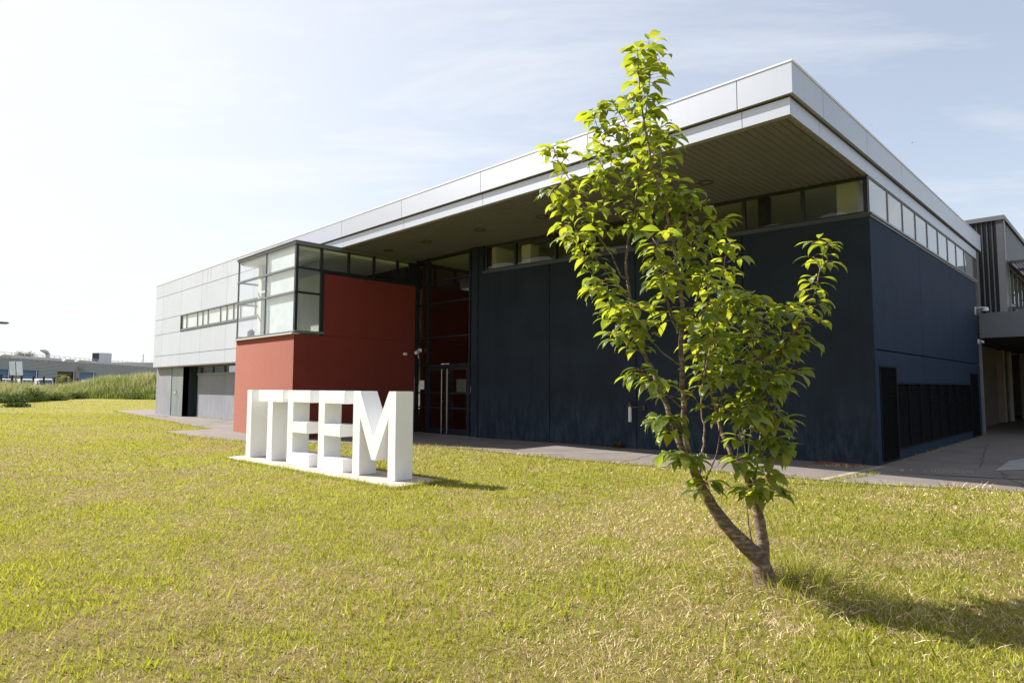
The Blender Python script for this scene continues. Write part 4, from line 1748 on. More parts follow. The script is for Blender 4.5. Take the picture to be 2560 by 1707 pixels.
def mound(x, y):
    a = ((x - MC[0]) * RH.x + (y - MC[1]) * RH.y) / .62
    c = ((x - MC[0]) * FH.x + (y - MC[1]) * FH.y) / .40
    q = np.clip(1 - a * a - c * c, 0, 1)
    return .085 * q * q * (1 + .5 * (vnoise(x, y, .11) - .5))


def make_mound():
    n = 40
    V = []
    for j in range(n + 1):
        for i in range(n + 1):
            a, c = (i / n * 2 - 1) * .62, (j / n * 2 - 1) * .40
            x, y = MC[0] + RH.x * a + FH.x * c, MC[1] + RH.y * a + FH.y * c
            z = float(mound(np.array(x), np.array(y)))
            V.append((x, y, z - .004))
    me = bpy.data.meshes.new('earth_mound')
    me.from_pydata(V, [], [(j * (n + 1) + i, j * (n + 1) + i + 1, (j + 1) * (n + 1) + i + 1, (j + 1) * (n + 1) + i) for j in range(n) for i in range(n)])
    me.materials.append(mat('thatch', (.20, .14, .075), .95, 0, .35, 14, bump=.006, bscale=60))
    o = bpy.data.objects.new('earth_mound', me)
    C.objects.link(o)
    struct(o)


make_mound()


def grass():
    P, Ln, Wd, MI, TN, LEAN, HGT = [], [], [], [], [], [], []
    rings = [(-1.5, 2.6, 900, .0085), (2.6, 4.6, 4600, .0058), (4.6, 7, 2700, .0076), (7, 11, 1250, .0105), (11, 18, 520, .016), (18, 32, 210, .022), (32, 60, 45, .028)]
    for (d0, d1, dens, w) in rings:
        n = int((d1 - d0) * (.9 * (d0 + d1) + 9) * dens)
        d = d0 + rng.random(n) * (d1 - d0)
        hw = .9 * d + 4.5
        keep0 = rng.random(n) < hw / (.9 * d1 + 4.5)
        d, hw = d[keep0], hw[keep0]
        tr = (rng.random(len(d)) * 2 - 1) * hw
        x = FH.x * d + RH.x * tr
        y = FH.y * d + RH.y * tr
        keep = ~in_poly(x, y, PAVE)
        # a few stragglers over the kerb edge; nothing under the sign or the buildings
        sx = (x - SX) * SU.x + (y - SY) * SU.y
        sy = (x - SX) * SN.x + (y - SY) * SN.y
        keep &= ~((sx > -5.34) & (sx < .46) & (sy > -.35) & (sy < .62))
        x, y, d = x[keep], y[keep], d[keep]
        n = len(x)
        dry = fbm(x, y, 1.9) * .45 + fbm(x + 50, y, .5) * .30 + fbm(x, y + 33, .16) * .25
        # the far lawn is greener, the foreground more parched
        thr = .50 + np.clip((d - 9) / 18, 0, 1) * .06
        pdry = np.clip((dry - thr) * 3.6 + .48, .14, .86)
        st = rng.random(n) < pdry
        tall = fbm(x, y + 90, .8)
        ln = np.where(st, .022 + .032 * rng.random(n), .026 + .046 * rng.random(n) * (0.45 + tall))
        ln *= np.where(d > 11, 1.1, 1)
        wd = w * (.7 + .6 * rng.random(n)) * np.where(st, .8, 1.1)
        # coarse weeds standing above the turf
        wk = ((rng.random(n) < .0035) | ((rng.random(n) < .05) & (fbm(x + 17, y + 5, .42) > .68))) & (d < 13)
        ln = np.where(wk, .06 + .075 * rng.random(n), ln)
        wd = np.where(wk, .010 + .008 * rng.random(n), wd)
        st = st & ~wk
        P.append(np.stack([x, y, ground_h(x, y) + mound(x, y) - .003], -1))
        Ln.append(ln)
        Wd.append(wd)
        MI.append(st.astype(int))
        TN.append(np.clip(rng.random(n) * 1.1 - .05 + (fbm(x, y, 3.3) - .5) * .7 + (fbm(x + 9, y, .3) - .5) * .6, 0, 1))
        LEAN.append(np.where(st, .6 + 1.1 * rng.random(n), .25 + .75 * rng.random(n)))
    # long uncut tufts and straw round the trunk, the sign and along the paving edge
    tx, ty = -2.073, 4.795

    def extra(x, y, st, ln, wd, lean):
        n = len(x)
        P.append(np.stack([x, y, ground_h(x, y) + mound(x, y) - .003], -1))
        Ln.append(ln); Wd.append(wd); MI.append(np.full(n, st)); TN.append(rng.random(n)); LEAN.append(lean)
    for (n, rx, st, l0, l1, le) in [(1500, .42, 0, .08, .30, .5), (2600, .5, 1, .05, .17, 1.8), (80, .7, 1, .16, .40, 2.6)]:
        a = rng.random(n) * 6.283
        r = np.abs(rng.normal(0, rx, n)) * .75 + .05
        ox, oy = (.28 * RH.x - .05 * FH.x), (.28 * RH.y - .05 * FH.y)
        extra(tx + ox + np.cos(a) * r * 1.35, ty + oy + np.sin(a) * r, st, l0 + (l1 - l0) * rng.random(n) ** 1.5, .004 + .003 * rng.random(n),
              le * (.5 + rng.random(n)))
    # fringe along the plinth front and right end
    n = 2600
    s = rng.random(n) * 6.0 - 5.45
    o = -.335 - np.abs(rng.normal(-.02, .05, n))
    k = rng.random(n) < .2
    s = np.where(k, .445 + np.abs(rng.normal(0, .05, n)), s)
    o = np.where(k, rng.random(n) * 1.0 - .35, o)
    hs = .04 + .10 * rng.random(n) ** 2 * (0.3 + 1.4 * vnoise(s, s * 0, .35))
    extra(SX + SU.x * s + SN.x * o, SY + SU.y * s + SN.y * o, 0, hs, .006 + .004 * rng.random(n), .3 + .5 * rng.random(n))
    # paving edge fringe
    ex, ey = [], []
    for (a, b) in zip(PAVE[1:24], PAVE[2:25]):
        Ls = math.hypot(b[0] - a[0], b[1] - a[1])
        q = rng.random(int(Ls * 90))
        off = rng.normal(0.0, .05, len(q))
        dx, dy = (b[0] - a[0]) / Ls, (b[1] - a[1]) / Ls
        ex.append(a[0] + dx * q * Ls + dy * off)
        ey.append(a[1] + dy * q * Ls - dx * off)
    ex, ey = np.concatenate(ex), np.concatenate(ey)
    n = len(ex)
    half = rng.random(n) < .4
    extra(ex[half], ey[half], 1, .05 + .07 * rng.random(half.sum()), np.full(half.sum(), .013), .6 + rng.random(half.sum()))
    extra(ex[~half], ey[~half], 0, .06 + .08 * rng.random((~half).sum()), np.full((~half).sum(), .013), .3 + .6 * rng.random((~half).sum()))
    # weeds in the cracks by the walls
    for (x0, y0, x1, y1, n, hh) in [(-3.55, 13.75, -3.5, 24.2, 260, .10), (-4.4, 12.75, -3.7, 13.1, 150, .10), (-3.6, 10.95, -3.3, 12.3, 170, .12), (-2.2, 11.3, -1.6, 11.8, 120, .13),
                                    (-13.5, 12.55, -5, 13.45, 160, .05), (-30, 10.1, -22, 10.15, 260, .12), (-33, 8.9, -31, 9.3, 120, .12), (-3.3, 13.0, -1.9, 13.9, 120, .06)]:
        q = rng.random(n)
        cl = np.round(q * 9) / 9 * .6 + q * .4
        extra(x0 + (x1 - x0) * cl + rng.normal(0, .03, n), y0 + (y1 - y0) * cl + rng.normal(0, .03, n), int(n % 3 == 0),
              hh * (.3 + rng.random(n)), .008 + .006 * rng.random(n), .4 + .7 * rng.random(n))
    P = np.concatenate(P); Ln = np.concatenate(Ln); Wd = np.concatenate(Wd); MI = np.concatenate(MI); TN = np.concatenate(TN)
    LEAN = np.concatenate(LEAN)
    n = len(P)
    a = rng.random(n) * 6.283
    h = np.stack([np.cos(a), np.sin(a), np.zeros(n)], -1)
    DIR = unit(h * (LEAN * .55)[:, None] + np.array([0, 0, 1.0]))
    SIDE = unit(np.cross(DIR, rng.normal(size=(n, 3))))
    dr = h * (.25 * LEAN)[:, None] - np.array([0, 0, .18])
    o = cards('grass', P, DIR, SIDE, Ln, Wd, TN, [M_GG, M_GS], None, MI, 1, droop=dr)
    struct(o, 'stuff')
    print('grass blades', n)
    # daisies and clover heads
    nd = 620
    d = np.sqrt(rng.random(nd) * (16 ** 2 - 3 ** 2) + 9)
    tr = rng.random(nd) * 1.7 - .85
    x, y = FH.x * d + RH.x * tr * d, FH.y * d + RH.y * tr * d
    k = ~in_poly(x, y, PAVE) & (fbm(x, y, 2.5) > .46)
    sx = (x - SX) * SU.x + (y - SY) * SU.y
    sy = (x - SX) * SN.x + (y - SY) * SN.y
    k &= ~((sx > -5.34) & (sx < .46) & (sy > -.35) & (sy < .62))
    mb = MB()
    for xx, yy in zip(x[k], y[k]):
        r = random.uniform(.0025, .006)
        mb.disc((xx, yy, float(ground_h(xx, yy)) + random.uniform(.03, .055)), (random.uniform(-.5, .5), random.uniform(-.8, 0), 1), 0, r, 5, .004)
    struct(mb.build('daisies', M_GF), 'stuff')


grass()


# ---------------------------------------------------------------- wild bank
def bank_h(r, d):
    """mound behind the lawn, rising to the right; local coordinates across / ahead"""
    px = 1280 + 1574.3 * r / d
    k = np.clip((px - 170) / 110, 0, 1)
    k = k * k * (3 - 2 * k)
    return np.clip((d - 60) / 6, 0, 1) * 1.75 * k


def front_d(px): return np.interp(px, [-900, -120, 0, 60, 105, 150, 172, 221, 300, 420, 520], [34, 46, 49.5, 52, 55, 60, 64, 68, 66.5, 63, 60])


def bank():
    pxs = np.linspace(-700, 520, 70)
    ds = np.linspace(0, 22, 16)
    V = []
    for px in pxs:
        f = float(front_d(px))
        for e in ds:
            d = f + e
            p = far(px, d)
            k = np.clip((px - 170) / 110, 0, 1)
            k = k * k * (3 - 2 * k)
            z = min(1, e / 5) * (0.55 + 1.15 * k) * (1 if e < 14 else max(0, 1 - (e - 14) / 8)) + .02
            V.append((p.x, p.y, z))
    n2 = len(ds)
    me = bpy.data.meshes.new('earth_bank')
    me.from_pydata(V, [], [(i * n2 + j, (i + 1) * n2 + j, (i + 1) * n2 + j + 1, i * n2 + j + 1) for i in range(len(pxs) - 1) for j in range(n2 - 1)])
    me.materials.append(mat('bank_soil', (.09, .10, .03), .95, 0, .3, 2))
    o = bpy.data.objects.new('earth_bank', me)
    C.objects.link(o)
    struct(o)
    # tall grass
    n = 60000
    px = np.where(rng.random(n) < .68, rng.random(n) * 560 - 70, -70 - 600 * rng.random(n))
    e = rng.random(n) ** 1.3 * 15
    f = front_d(px)
    d = f + e
    r = (px - 1280) / 1574.3 * d
    x, y = RH.x * r + FH.x * d, RH.y * r + FH.y * d
    k = np.clip((px - 170) / 110, 0, 1)
    k = k * k * (3 - 2 * k)
    z = np.minimum(1, e / 5) * (.55 + 1.15 * k)
    clump = fbm(x, y, 3.2)
    ln = (.45 + .55 * rng.random(n) + 1.35 * np.clip(clump - .33, 0, 1)) * (1.2 + .12 * k) * np.clip(.45 + e / 3, .4, 1)
    st = (rng.random(n) < np.clip(.05 + (ln - .8) * .45, .03, .55)).astype(int)
    low = rng.random(n) < .34
    ln = np.where(low, ln * .5, ln)
    st = np.where(low, 0, st)
    a = rng.random(n) * 6.283
    h = np.stack([np.cos(a), np.sin(a), np.zeros(n)], -1) * .22 + np.array([RH.x, RH.y, 0]) * .10
    DIR = unit(h + np.array([0, 0, 1.0]))
    SIDE = unit(np.cross(DIR, rng.normal(size=(n, 3))))
    mg = leaf_mat('wild_green', (.04, .072, .014), (.20, .245, .06), (.25, .31, .06), .35)
    ms = leaf_mat('wild_straw', (.28, .24, .12), (.66, .56, .37), (.52, .43, .25), .35)
    o = cards('tall_grass', np.stack([x, y, z - .05], -1), DIR, SIDE, ln, .03 + .045 * rng.random(n), np.clip(clump + rng.normal(0, .25, n), 0, 1), [mg, ms],
              None, st, 2, droop=h * .6 - np.array([0, 0, .12]))
    struct(o, 'stuff')
    return mg


M_WILD = bank()


def leaf_cloud(name, mats, parent, cen, radii, n, size, seed, flat=.3):
    g = np.random.default_rng(seed)
    u = unit(g.normal(size=(n, 3))) * (g.random(n) ** .45)[:, None]
    lump = 1 + .45 * (vnoise(u[:, 0] * 3 + 9, u[:, 2] * 3 + u[:, 1] * 2, .8) - .5)
    P = np.array(cen) + u * np.array(radii) * lump[:, None]
    DIR = unit(g.normal(size=(n, 3)) + np.array([0, 0, -.2]))
    SIDE = unit(np.cross(DIR, g.normal(size=(n, 3))))
    return cards(name, P, DIR, SIDE, size * (.6 + .8 * g.random(n)), size * .55 * (.6 + .8 * g.random(n)), g.random(n), mats, parent, None, 1)


# undergrowth bushes at the foot of the bank
M_BUSH = leaf_mat('bush_leaf', (.025, .045, .012), (.075, .11, .025), (.08, .12, .02), .25)
for i, (px, off, w_, h_, lab) in enumerate([(10, .6, 2.2, .8, 'dark low bush at the foot of the grass bank by the left edge'),
                                            (47, .5, 1.8, .7, 'dark low bush under the twin tilted panels'),
                                            (84, .8, 1.3, 1.15, 'tallest dark bush at the foot of the grass bank'),
                                            (134, .7, 2.0, .8, 'dark bush at the grass edge below the fence corner'),
                                            (190, .8, 1.4, .7, 'small dark bush left of the high grass mound'),
                                            (352, .7, 2.4, .75, 'dark leafy growth at the foot of the high mound beside the white wing')]):
    q = far(px, float(front_d(px)) + off)
    t = thing('bush', lab, 'bush', q, 'bushes at the foot of the bank')
    m = MB()
    for k in range(5):
        a = k * 1.3
        m.tube([q, q + Vector((math.cos(a) * w_ * .3, math.sin(a) * w_ * .3, h_ * .8))], [.03, .012], 5)
    m.build('stem', mat('twig_bark', (.10, .075, .05), .9), t)
    leaf_cloud('foliage', M_BUSH, t, (q.x, q.y, h_ * .55), (w_ * .8, w_ * .8, h_ * .6), 1300, .12, 40 + i)
# cut weeds lying on the lawn
q = far(50, 41.3)
t = thing('weed_heap', 'dark heap of cut weeds lying on the lawn near the left edge', 'weed heap', q)
leaf_cloud('leaves', M_BUSH, t, (q.x, q.y, .16), (1.05, .7, .26), 1500, .13, 70)
m = MB()
for k in range(26):
    a = random.uniform(0, 6.28)
    b = q + Vector((random.gauss(0, .7), random.gauss(0, .5), .06))
    m.tube([b, b + Vector((math.cos(a) * .6, math.sin(a) * .6, random.uniform(.05, .4)))], [.015, .006], 4)
m.build('stem', mat('twig_bark', (.10, .075, .05), .9), t)
# pale bush behind the fence
q = far(160, 88)
t = thing('leafy_bush', 'yellow green leafy bush behind the wire fence', 'bush', q)
m = MB()
for k in range(5):
    a = k * 1.26
    m.tube([q, q + Vector((math.cos(a) * .5, math.sin(a) * .5, 2.2))], [.06, .02], 5)
m.build('stem', mat('twig_bark', (.10, .075, .05), .9), t)
leaf_cloud('foliage', leaf_mat('pale_leaf', (.10, .13, .03), (.26, .28, .08), (.25, .28, .06), .35), t, (q.x, q.y, 1.9), (.95, .95, 1.2), 1100, .20, 81)
# hazy tree behind the warehouse
q = far(65, 215)
t = thing('far_tree', 'hazy pale tree rising behind the warehouse roof', 'tree', q)
m = MB()
m.tube([q, q + UZ * 6, q + UZ * 10], [.35, .28, .12], 7)
for k in range(6):
    a = k * 1.05
    m.tube([q + UZ * (6 + k * .5), q + UZ * (9.5 + .4 * k) + RH * math.cos(a) * 2.6 + FH * math.sin(a) * 2], [.14, .04], 5)
m.build('trunk', mat('far_bark', (.2, .18, .15), .9), t)
g3 = leaf_mat('far_leaf', (.12, .14, .08), (.27, .28, .16), (.22, .24, .12), .3)
for k, (a, b, h_, s_) in enumerate([(-2.3, 0, 12.0, 1.3), (-.2, .5, 11.4, 1.1), (1.4, -.3, 11.8, 1.3), (3.4, .4, 10.4, 1.0), (.2, 0, 9.9, 2.6)]):
    c_ = q + RH * a + FH * b
    leaf_cloud('crown', g3, t, (c_.x, c_.y, h_), (s_ * 1.2, s_ * 1.2, s_), 420, .34, 90 + k)
# brown dried weed clump at the foot of the navy wall, tall weed stalk by the corner
q = P2 + NT * s_of(-9.2) + NN * .12
t = thing('dry_weed_clump', 'small brown clump of dried weeds against the foot of the navy wall', 'weeds', q)
leaf_cloud('stalks', leaf_mat('dead_leaf', (.05, .03, .018), (.14, .085, .05), (.08, .05, .02), .15), t, (q.x, q.y, .08), (.15, .09, .085), 420, .05, 101)
q = Vector((-4.55, 9.9, 0))
t = thing('seed_stalk', 'thin tall flowering grass stalk before the navy wall right of the young tree', 'grass stalk', q)
m = MB()
tips = []
for k, (dx, hh) in enumerate([(.10, 1.02), (-.06, .8), (.2, .62)]):
    pts = [q, q + RH * dx * .3 + UZ * hh * .5, q + RH * dx + UZ * hh]
    m.tube(pts, [.006, .005, .003], 5)
    tips.append(pts)
m.build('stem', mat('green_stem', (.12, .14, .04), .7), t)
for k, pts in enumerate(tips):
    c_ = pts[2]
    leaf_cloud('seed_head', leaf_mat('seed_leaf', (.16, .17, .05), (.32, .30, .12), (.2, .2, .06), .3), t, (c_.x, c_.y, c_.z - .08), (.045, .045, .13), 60, .035, 110 + k)
# a bird far up over the roof
q = far(2305, 230) + UZ * 93.0
t = thing('bird', 'tiny dark bird gliding high in the sky right of the roof', 'bird', q)
m = MB()
m.tube([q - RH * .5, q - RH * .3, q, q + RH * .3, q + RH * .6], [.02, .08, .10, .07, .01], 8)
for sgn in (1, -1):
    m.add([q + RH * .2, q - RH * .12, q + FH * sgn * .7 - RH * .05 + UZ * .18, q + FH * sgn * 1.1 - RH * .28 + UZ * .08, q + FH * sgn * .6 + RH * .22 + UZ * .17],
          [(0, 1, 2), (1, 3, 2), (0, 2, 4), (2, 3, 4)])
m.build('body', mat('bird_grey', (.16, .17, .19), .8), t)
t.scale = (.75, .75, .6)
TREE=[
([(-0.001,0.0,-0.021),(-0.011,0.0,0.053),(-0.03,0.0,0.135),(-0.067,0.0,0.221),(-0.14,0.0,0.297),(-0.229,0.0,0.389),(-0.317,0.0,0.487),(-0.394,0.0,0.6),(-0.459,0.0,0.711),(-0.511,0.0,0.819),(-0.549,0.0,0.915)],0.088,0.036,9),
([(-0.511,0.0,0.819),(-0.576,-0.006,1.016),(-0.6,-0.01,1.161),(-0.608,-0.016,1.307),(-0.612,-0.021,1.453),(-0.621,-0.029,1.648),(-0.625,-0.035,1.794),(-0.614,-0.044,1.99),(-0.618,-0.051,2.137),(-0.633,-0.057,2.288),(-0.667,-0.069,2.533),(-0.696,-0.077,2.701),(-0.739,-0.085,2.859),(-0.825,-0.1,3.146),(-0.864,-0.11,3.331),(-0.888,-0.116,3.45),(-0.911,-0.123,3.592),(-0.938,-0.134,3.799),(-0.946,-0.143,3.958),(-0.952,-0.15,4.097)],0.031,0.003,0.62),
([(-0.903,-0.121,3.542),(-0.84,-0.031,3.883),(-0.817,0.026,4.063),(-0.809,0.1,4.292)],0.005,0.0025,0.0),
([(-0.511,0.0,0.819),(-0.636,0.022,1.081),(-0.671,0.033,1.197),(-0.723,0.049,1.353),(-0.787,0.065,1.501),(-0.812,0.078,1.62),(-0.877,0.094,1.751),(-0.924,0.106,1.852),(-0.95,0.121,1.985),(-0.977,0.149,2.243),(-1.003,0.175,2.466),(-0.98,0.199,2.68),(-0.95,0.217,2.837),(-0.912,0.234,2.987),(-0.882,0.25,3.12),(-0.875,0.27,3.3),(-0.884,0.284,3.421),(-0.901,0.3,3.559)],0.029,0.003,0.7),
([(-0.973,0.146,2.211),(-1.116,0.146,2.344),(-1.156,0.147,2.41),(-1.221,0.147,2.493),(-1.303,0.148,2.601),(-1.4,0.148,2.751),(-1.458,0.149,2.851),(-1.523,0.149,2.944),(-1.581,0.15,3.07)],0.009,0.0025,0.25),
([(-0.991,0.163,2.36),(-1.046,0.171,2.398),(-1.113,0.205,2.572),(-1.16,0.222,2.643),(-1.222,0.249,2.751),(-1.275,0.286,2.906),(-1.339,0.32,3.037),(-1.395,0.35,3.151),(-1.452,0.386,3.289),(-1.51,0.416,3.397),(-1.564,0.45,3.526)],0.01,0.0025,0.3),
([(-0.925,0.228,2.933),(-0.965,0.218,2.991),(-1.035,0.198,3.061),(-1.114,0.169,3.154),(-1.149,0.153,3.208),(-1.193,0.13,3.278),(-1.246,0.1,3.368)],0.007,0.0025,0.2),
([(-0.897,0.242,3.054),(-0.915,0.254,3.122),(-1.001,0.286,3.21),(-1.072,0.319,3.302),(-1.098,0.359,3.439),(-1.127,0.396,3.56),(-1.164,0.433,3.674),(-1.194,0.469,3.789),(-1.216,0.5,3.885)],0.007,0.0025,0.35),
([(-0.877,0.273,3.32),(-0.905,0.285,3.448),(-0.96,0.303,3.586),(-0.965,0.318,3.698),(-1.004,0.333,3.793),(-1.052,0.35,3.899)],0.005,0.0035,0.1),
([(-0.954,0.215,2.816),(-1.066,0.169,2.9),(-1.139,0.121,2.962),(-1.206,0.052,3.057),(-1.253,0.0,3.122)],0.007,0.0025,0.35),
([(-0.954,0.126,2.029),(-1.214,0.036,2.293),(-1.281,0.01,2.353),(-1.34,-0.024,2.443),(-1.383,-0.057,2.532),(-1.425,-0.088,2.612),(-1.442,-0.1,2.641)],0.01,0.0025,0.25),
([(-0.934,0.112,1.904),(-1.106,-0.029,2.147),(-1.194,-0.092,2.209),(-1.288,-0.15,2.232)],0.007,0.0025,0.1),
([(-0.903,0.101,1.808),(-0.992,0.134,1.936),(-1.061,0.174,2.068),(-1.097,0.2,2.152)],0.006,0.0025,0.1),
([(-0.874,0.093,1.744),(-0.993,0.005,1.825),(-1.065,-0.056,1.858),(-1.118,-0.1,1.87)],0.005,0.0025,0.1),
([(-0.812,0.078,1.62),(-0.892,-0.018,1.599),(-0.959,-0.12,1.618)],0.005,0.0025,0.3),
([(-0.671,0.033,1.197),(-0.728,-0.04,1.25),(-0.798,-0.12,1.269)],0.005,0.0025,0.3),
([(-0.654,0.027,1.141),(-0.699,-0.066,1.162),(-0.754,-0.2,1.186)],0.004,0.0025,0.3),
([(-0.549,0.0,0.915),(-0.627,-0.075,0.983),(-0.682,-0.15,0.997)],0.005,0.003,0.3),
([(-0.549,0.0,0.915),(-0.607,-0.132,0.954),(-0.657,-0.25,0.974)],0.005,0.003,0.2),
([(-0.41,0.0,0.628),(-0.439,-0.073,0.723),(-0.479,-0.15,0.799)],0.005,0.0025,0.5),
([(-0.442,0.0,0.795),(-0.434,-0.007,0.835),(-0.392,-0.035,0.935),(-0.364,-0.071,1.052),(-0.369,-0.142,1.265),(-0.384,-0.25,1.549)],0.009,0.003,0.55),
([(-0.5,0.0,0.796),(-0.47,0.021,0.917),(-0.423,0.075,1.155),(-0.434,0.112,1.302),(-0.416,0.145,1.43),(-0.363,0.211,1.676),(-0.291,0.263,1.864),(-0.23,0.31,2.029),(-0.191,0.35,2.174)],0.014,0.005,0.6),
([(-0.191,0.35,2.174),(-0.165,0.338,2.323),(-0.154,0.314,2.564),(-0.123,0.3,2.679)],0.005,0.0025,0.1),
([(-0.23,0.31,2.029),(-0.257,0.373,2.16),(-0.247,0.48,2.345),(-0.209,0.55,2.462)],0.005,0.0025,0.2),
([(-0.363,0.211,1.676),(-0.362,0.334,1.822),(-0.355,0.483,1.968),(-0.326,0.6,2.083)],0.006,0.0025,0.2),
([(-0.61,-0.018,1.374),(-0.522,-0.079,1.511),(-0.493,-0.12,1.588),(-0.48,-0.182,1.701),(-0.478,-0.25,1.816)],0.008,0.003,0.4),
([(-0.615,-0.046,2.029),(-0.522,-0.052,2.121),(-0.473,-0.061,2.268),(-0.454,-0.065,2.317),(-0.434,-0.072,2.414),(-0.386,-0.093,2.678),(-0.358,-0.1,2.756)],0.008,0.0025,0.3),
([(-0.633,-0.057,2.286),(-0.54,0.006,2.399),(-0.495,0.087,2.526),(-0.47,0.15,2.623)],0.006,0.0025,0.1),
([(-0.663,-0.068,2.505),(-0.588,-0.078,2.681),(-0.569,-0.092,2.877),(-0.561,-0.1,2.985)],0.006,0.0025,0.2),
([(-0.609,-0.017,1.327),(-0.772,-0.157,1.454),(-0.84,-0.245,1.519),(-0.889,-0.3,1.547)],0.007,0.0025,0.4),
([(-0.621,-0.03,1.658),(-0.794,-0.108,1.77),(-0.907,-0.193,1.879),(-0.999,-0.279,1.984),(-1.058,-0.35,2.069)],0.008,0.0025,0.45),
([(-0.616,-0.043,1.959),(-0.709,-0.094,2.072),(-0.823,-0.26,2.339),(-0.859,-0.3,2.389)],0.006,0.0025,0.4),
([(-0.642,-0.06,2.349),(-0.751,-0.166,2.425),(-0.827,-0.29,2.495),(-0.878,-0.35,2.51)],0.006,0.0025,0.3),
([(-0.62,-0.039,1.885),(-0.671,0.022,2.02),(-0.688,0.069,2.106),(-0.688,0.162,2.272),(-0.69,0.25,2.422)],0.007,0.0025,0.2),
([(-0.624,-0.036,1.814),(-0.583,-0.121,1.914),(-0.567,-0.202,1.984),(-0.538,-0.3,2.048)],0.005,0.0025,0.3),
([(-0.739,-0.085,2.859),(-0.682,-0.041,2.963),(-0.631,0.0,3.036)],0.004,0.0025,0.0),
([(-0.831,-0.101,3.172),(-0.759,-0.057,3.235),(-0.756,-0.046,3.257),(-0.716,0.15,3.611)],0.004,0.0025,0.15),
([(-0.032,0.0,0.14),(-0.02,0.0,0.259),(-0.031,0.0,0.437),(-0.055,0.0,0.571),(-0.079,0.0,0.676),(-0.096,0.0,0.739)],0.062,0.031,9),
([(-0.094,0.0,0.73),(-0.138,0.033,0.839),(-0.194,0.064,0.903),(-0.219,0.102,0.996),(-0.251,0.146,1.101),(-0.271,0.228,1.298),(-0.297,0.356,1.597),(-0.249,0.429,1.769),(-0.185,0.5,1.937)],0.026,0.005,0.6),
([(-0.087,0.0,0.706),(-0.055,-0.011,0.931),(-0.026,-0.025,1.164),(-0.045,-0.037,1.338),(-0.05,-0.047,1.474),(-0.071,-0.065,1.716),(-0.096,-0.081,1.919),(-0.107,-0.091,2.039),(-0.126,-0.1,2.15)],0.02,0.003,0.3),
([(-0.055,-0.011,0.933),(-0.001,-0.003,1.038),(0.056,0.01,1.161),(0.114,0.032,1.371),(0.157,0.059,1.604),(0.214,0.085,1.817),(0.329,0.107,1.96),(0.424,0.129,2.116),(0.511,0.151,2.273),(0.557,0.171,2.432),(0.602,0.19,2.571),(0.625,0.2,2.647)],0.014,0.003,0.4),
([(0.305,0.102,1.93),(0.278,0.101,2.041),(0.25,0.1,2.142)],0.005,0.0025,0.2),
([(0.05,-0.06,1.652),(0.051,0.075,1.876),(0.054,0.176,2.017),(0.139,0.3,2.189)],0.006,0.0025,0.1),
([(0.072,0.016,1.22),(0.095,0.135,1.4),(0.129,0.288,1.592),(0.151,0.4,1.727)],0.006,0.0025,0.2),
([(0.114,0.032,1.372),(0.146,-0.004,1.495),(0.176,-0.031,1.556),(0.19,-0.05,1.602)],0.005,0.0025,0.3),
([(0.072,0.016,1.22),(0.092,-0.066,1.269),(0.092,-0.1,1.255)],0.005,0.0025,0.2),
([(0.157,0.059,1.604),(0.216,0.072,1.714),(0.258,0.09,1.834),(0.321,0.1,1.873)],0.005,0.0025,0.3),
([(-0.046,0.0,0.523),(-0.011,-0.045,0.624),(-0.005,-0.079,0.684),(-0.002,-0.12,0.749)],0.005,0.0025,0.5),
([(-0.079,0.0,0.676),(-0.115,-0.072,0.712),(-0.146,-0.14,0.74)],0.007,0.004,0.2),
([(-0.053,-0.012,0.948),(-0.035,-0.114,0.989),(-0.031,-0.2,1.01)],0.005,0.0025,0.3),
([(-0.035,-0.031,1.251),(-0.133,-0.183,1.318),(-0.215,-0.3,1.345)],0.005,0.0025,0.3),
([(-0.07,-0.064,1.707),(-0.155,-0.114,1.69),(-0.236,-0.2,1.612)],0.005,0.0025,0.2),
([(-0.272,0.237,1.318),(-0.217,0.194,1.525),(-0.192,0.17,1.621),(-0.18,0.142,1.725),(-0.178,0.1,1.872)],0.006,0.0025,0.3),
([(-0.194,0.064,0.902),(-0.178,0.031,1.034),(-0.184,-0.03,1.221),(-0.22,-0.1,1.404)],0.006,0.0025,0.3),
([(-0.251,0.425,1.761),(-0.167,0.491,1.901),(-0.021,0.606,2.084),(0.068,0.7,2.238)],0.005,0.0025,0.2),
([(-0.045,-0.037,1.34),(-0.023,-0.138,1.45),(-0.051,-0.25,1.553)],0.005,0.0025,0.2),
([(-0.096,-0.081,1.92),(-0.174,-0.055,2.014),(-0.21,-0.031,2.094),(-0.212,0.0,2.207)],0.004,0.0025,0.2),
([(-0.026,-0.025,1.163),(-0.006,-0.182,1.113),(0.001,-0.25,1.113)],0.004,0.0025,0.3),
([(-0.139,0.033,0.84),(-0.183,-0.075,0.91),(-0.251,-0.2,0.969)],0.005,0.0025,0.3),
([(-0.059,-0.009,0.903),(-0.047,-0.138,0.898),(-0.084,-0.3,0.868)],0.004,0.0025,0.3),
([(-0.088,0.0,0.243),(-0.094,0.011,0.298),(-0.102,0.046,0.415),(-0.1,0.12,0.631)],0.01,0.005,9)]

# ---------------------------------------------------------------- the young cherry tree
TR0 = Vector((-2.073, 4.795, 0))
CT = thing('young_cherry_tree', 'young two stemmed cherry tree with bright green leaves leaning over the lawn', 'tree', TR0)


def tp(a, d, z): return TR0 + RH * a + FH * d + UZ * z


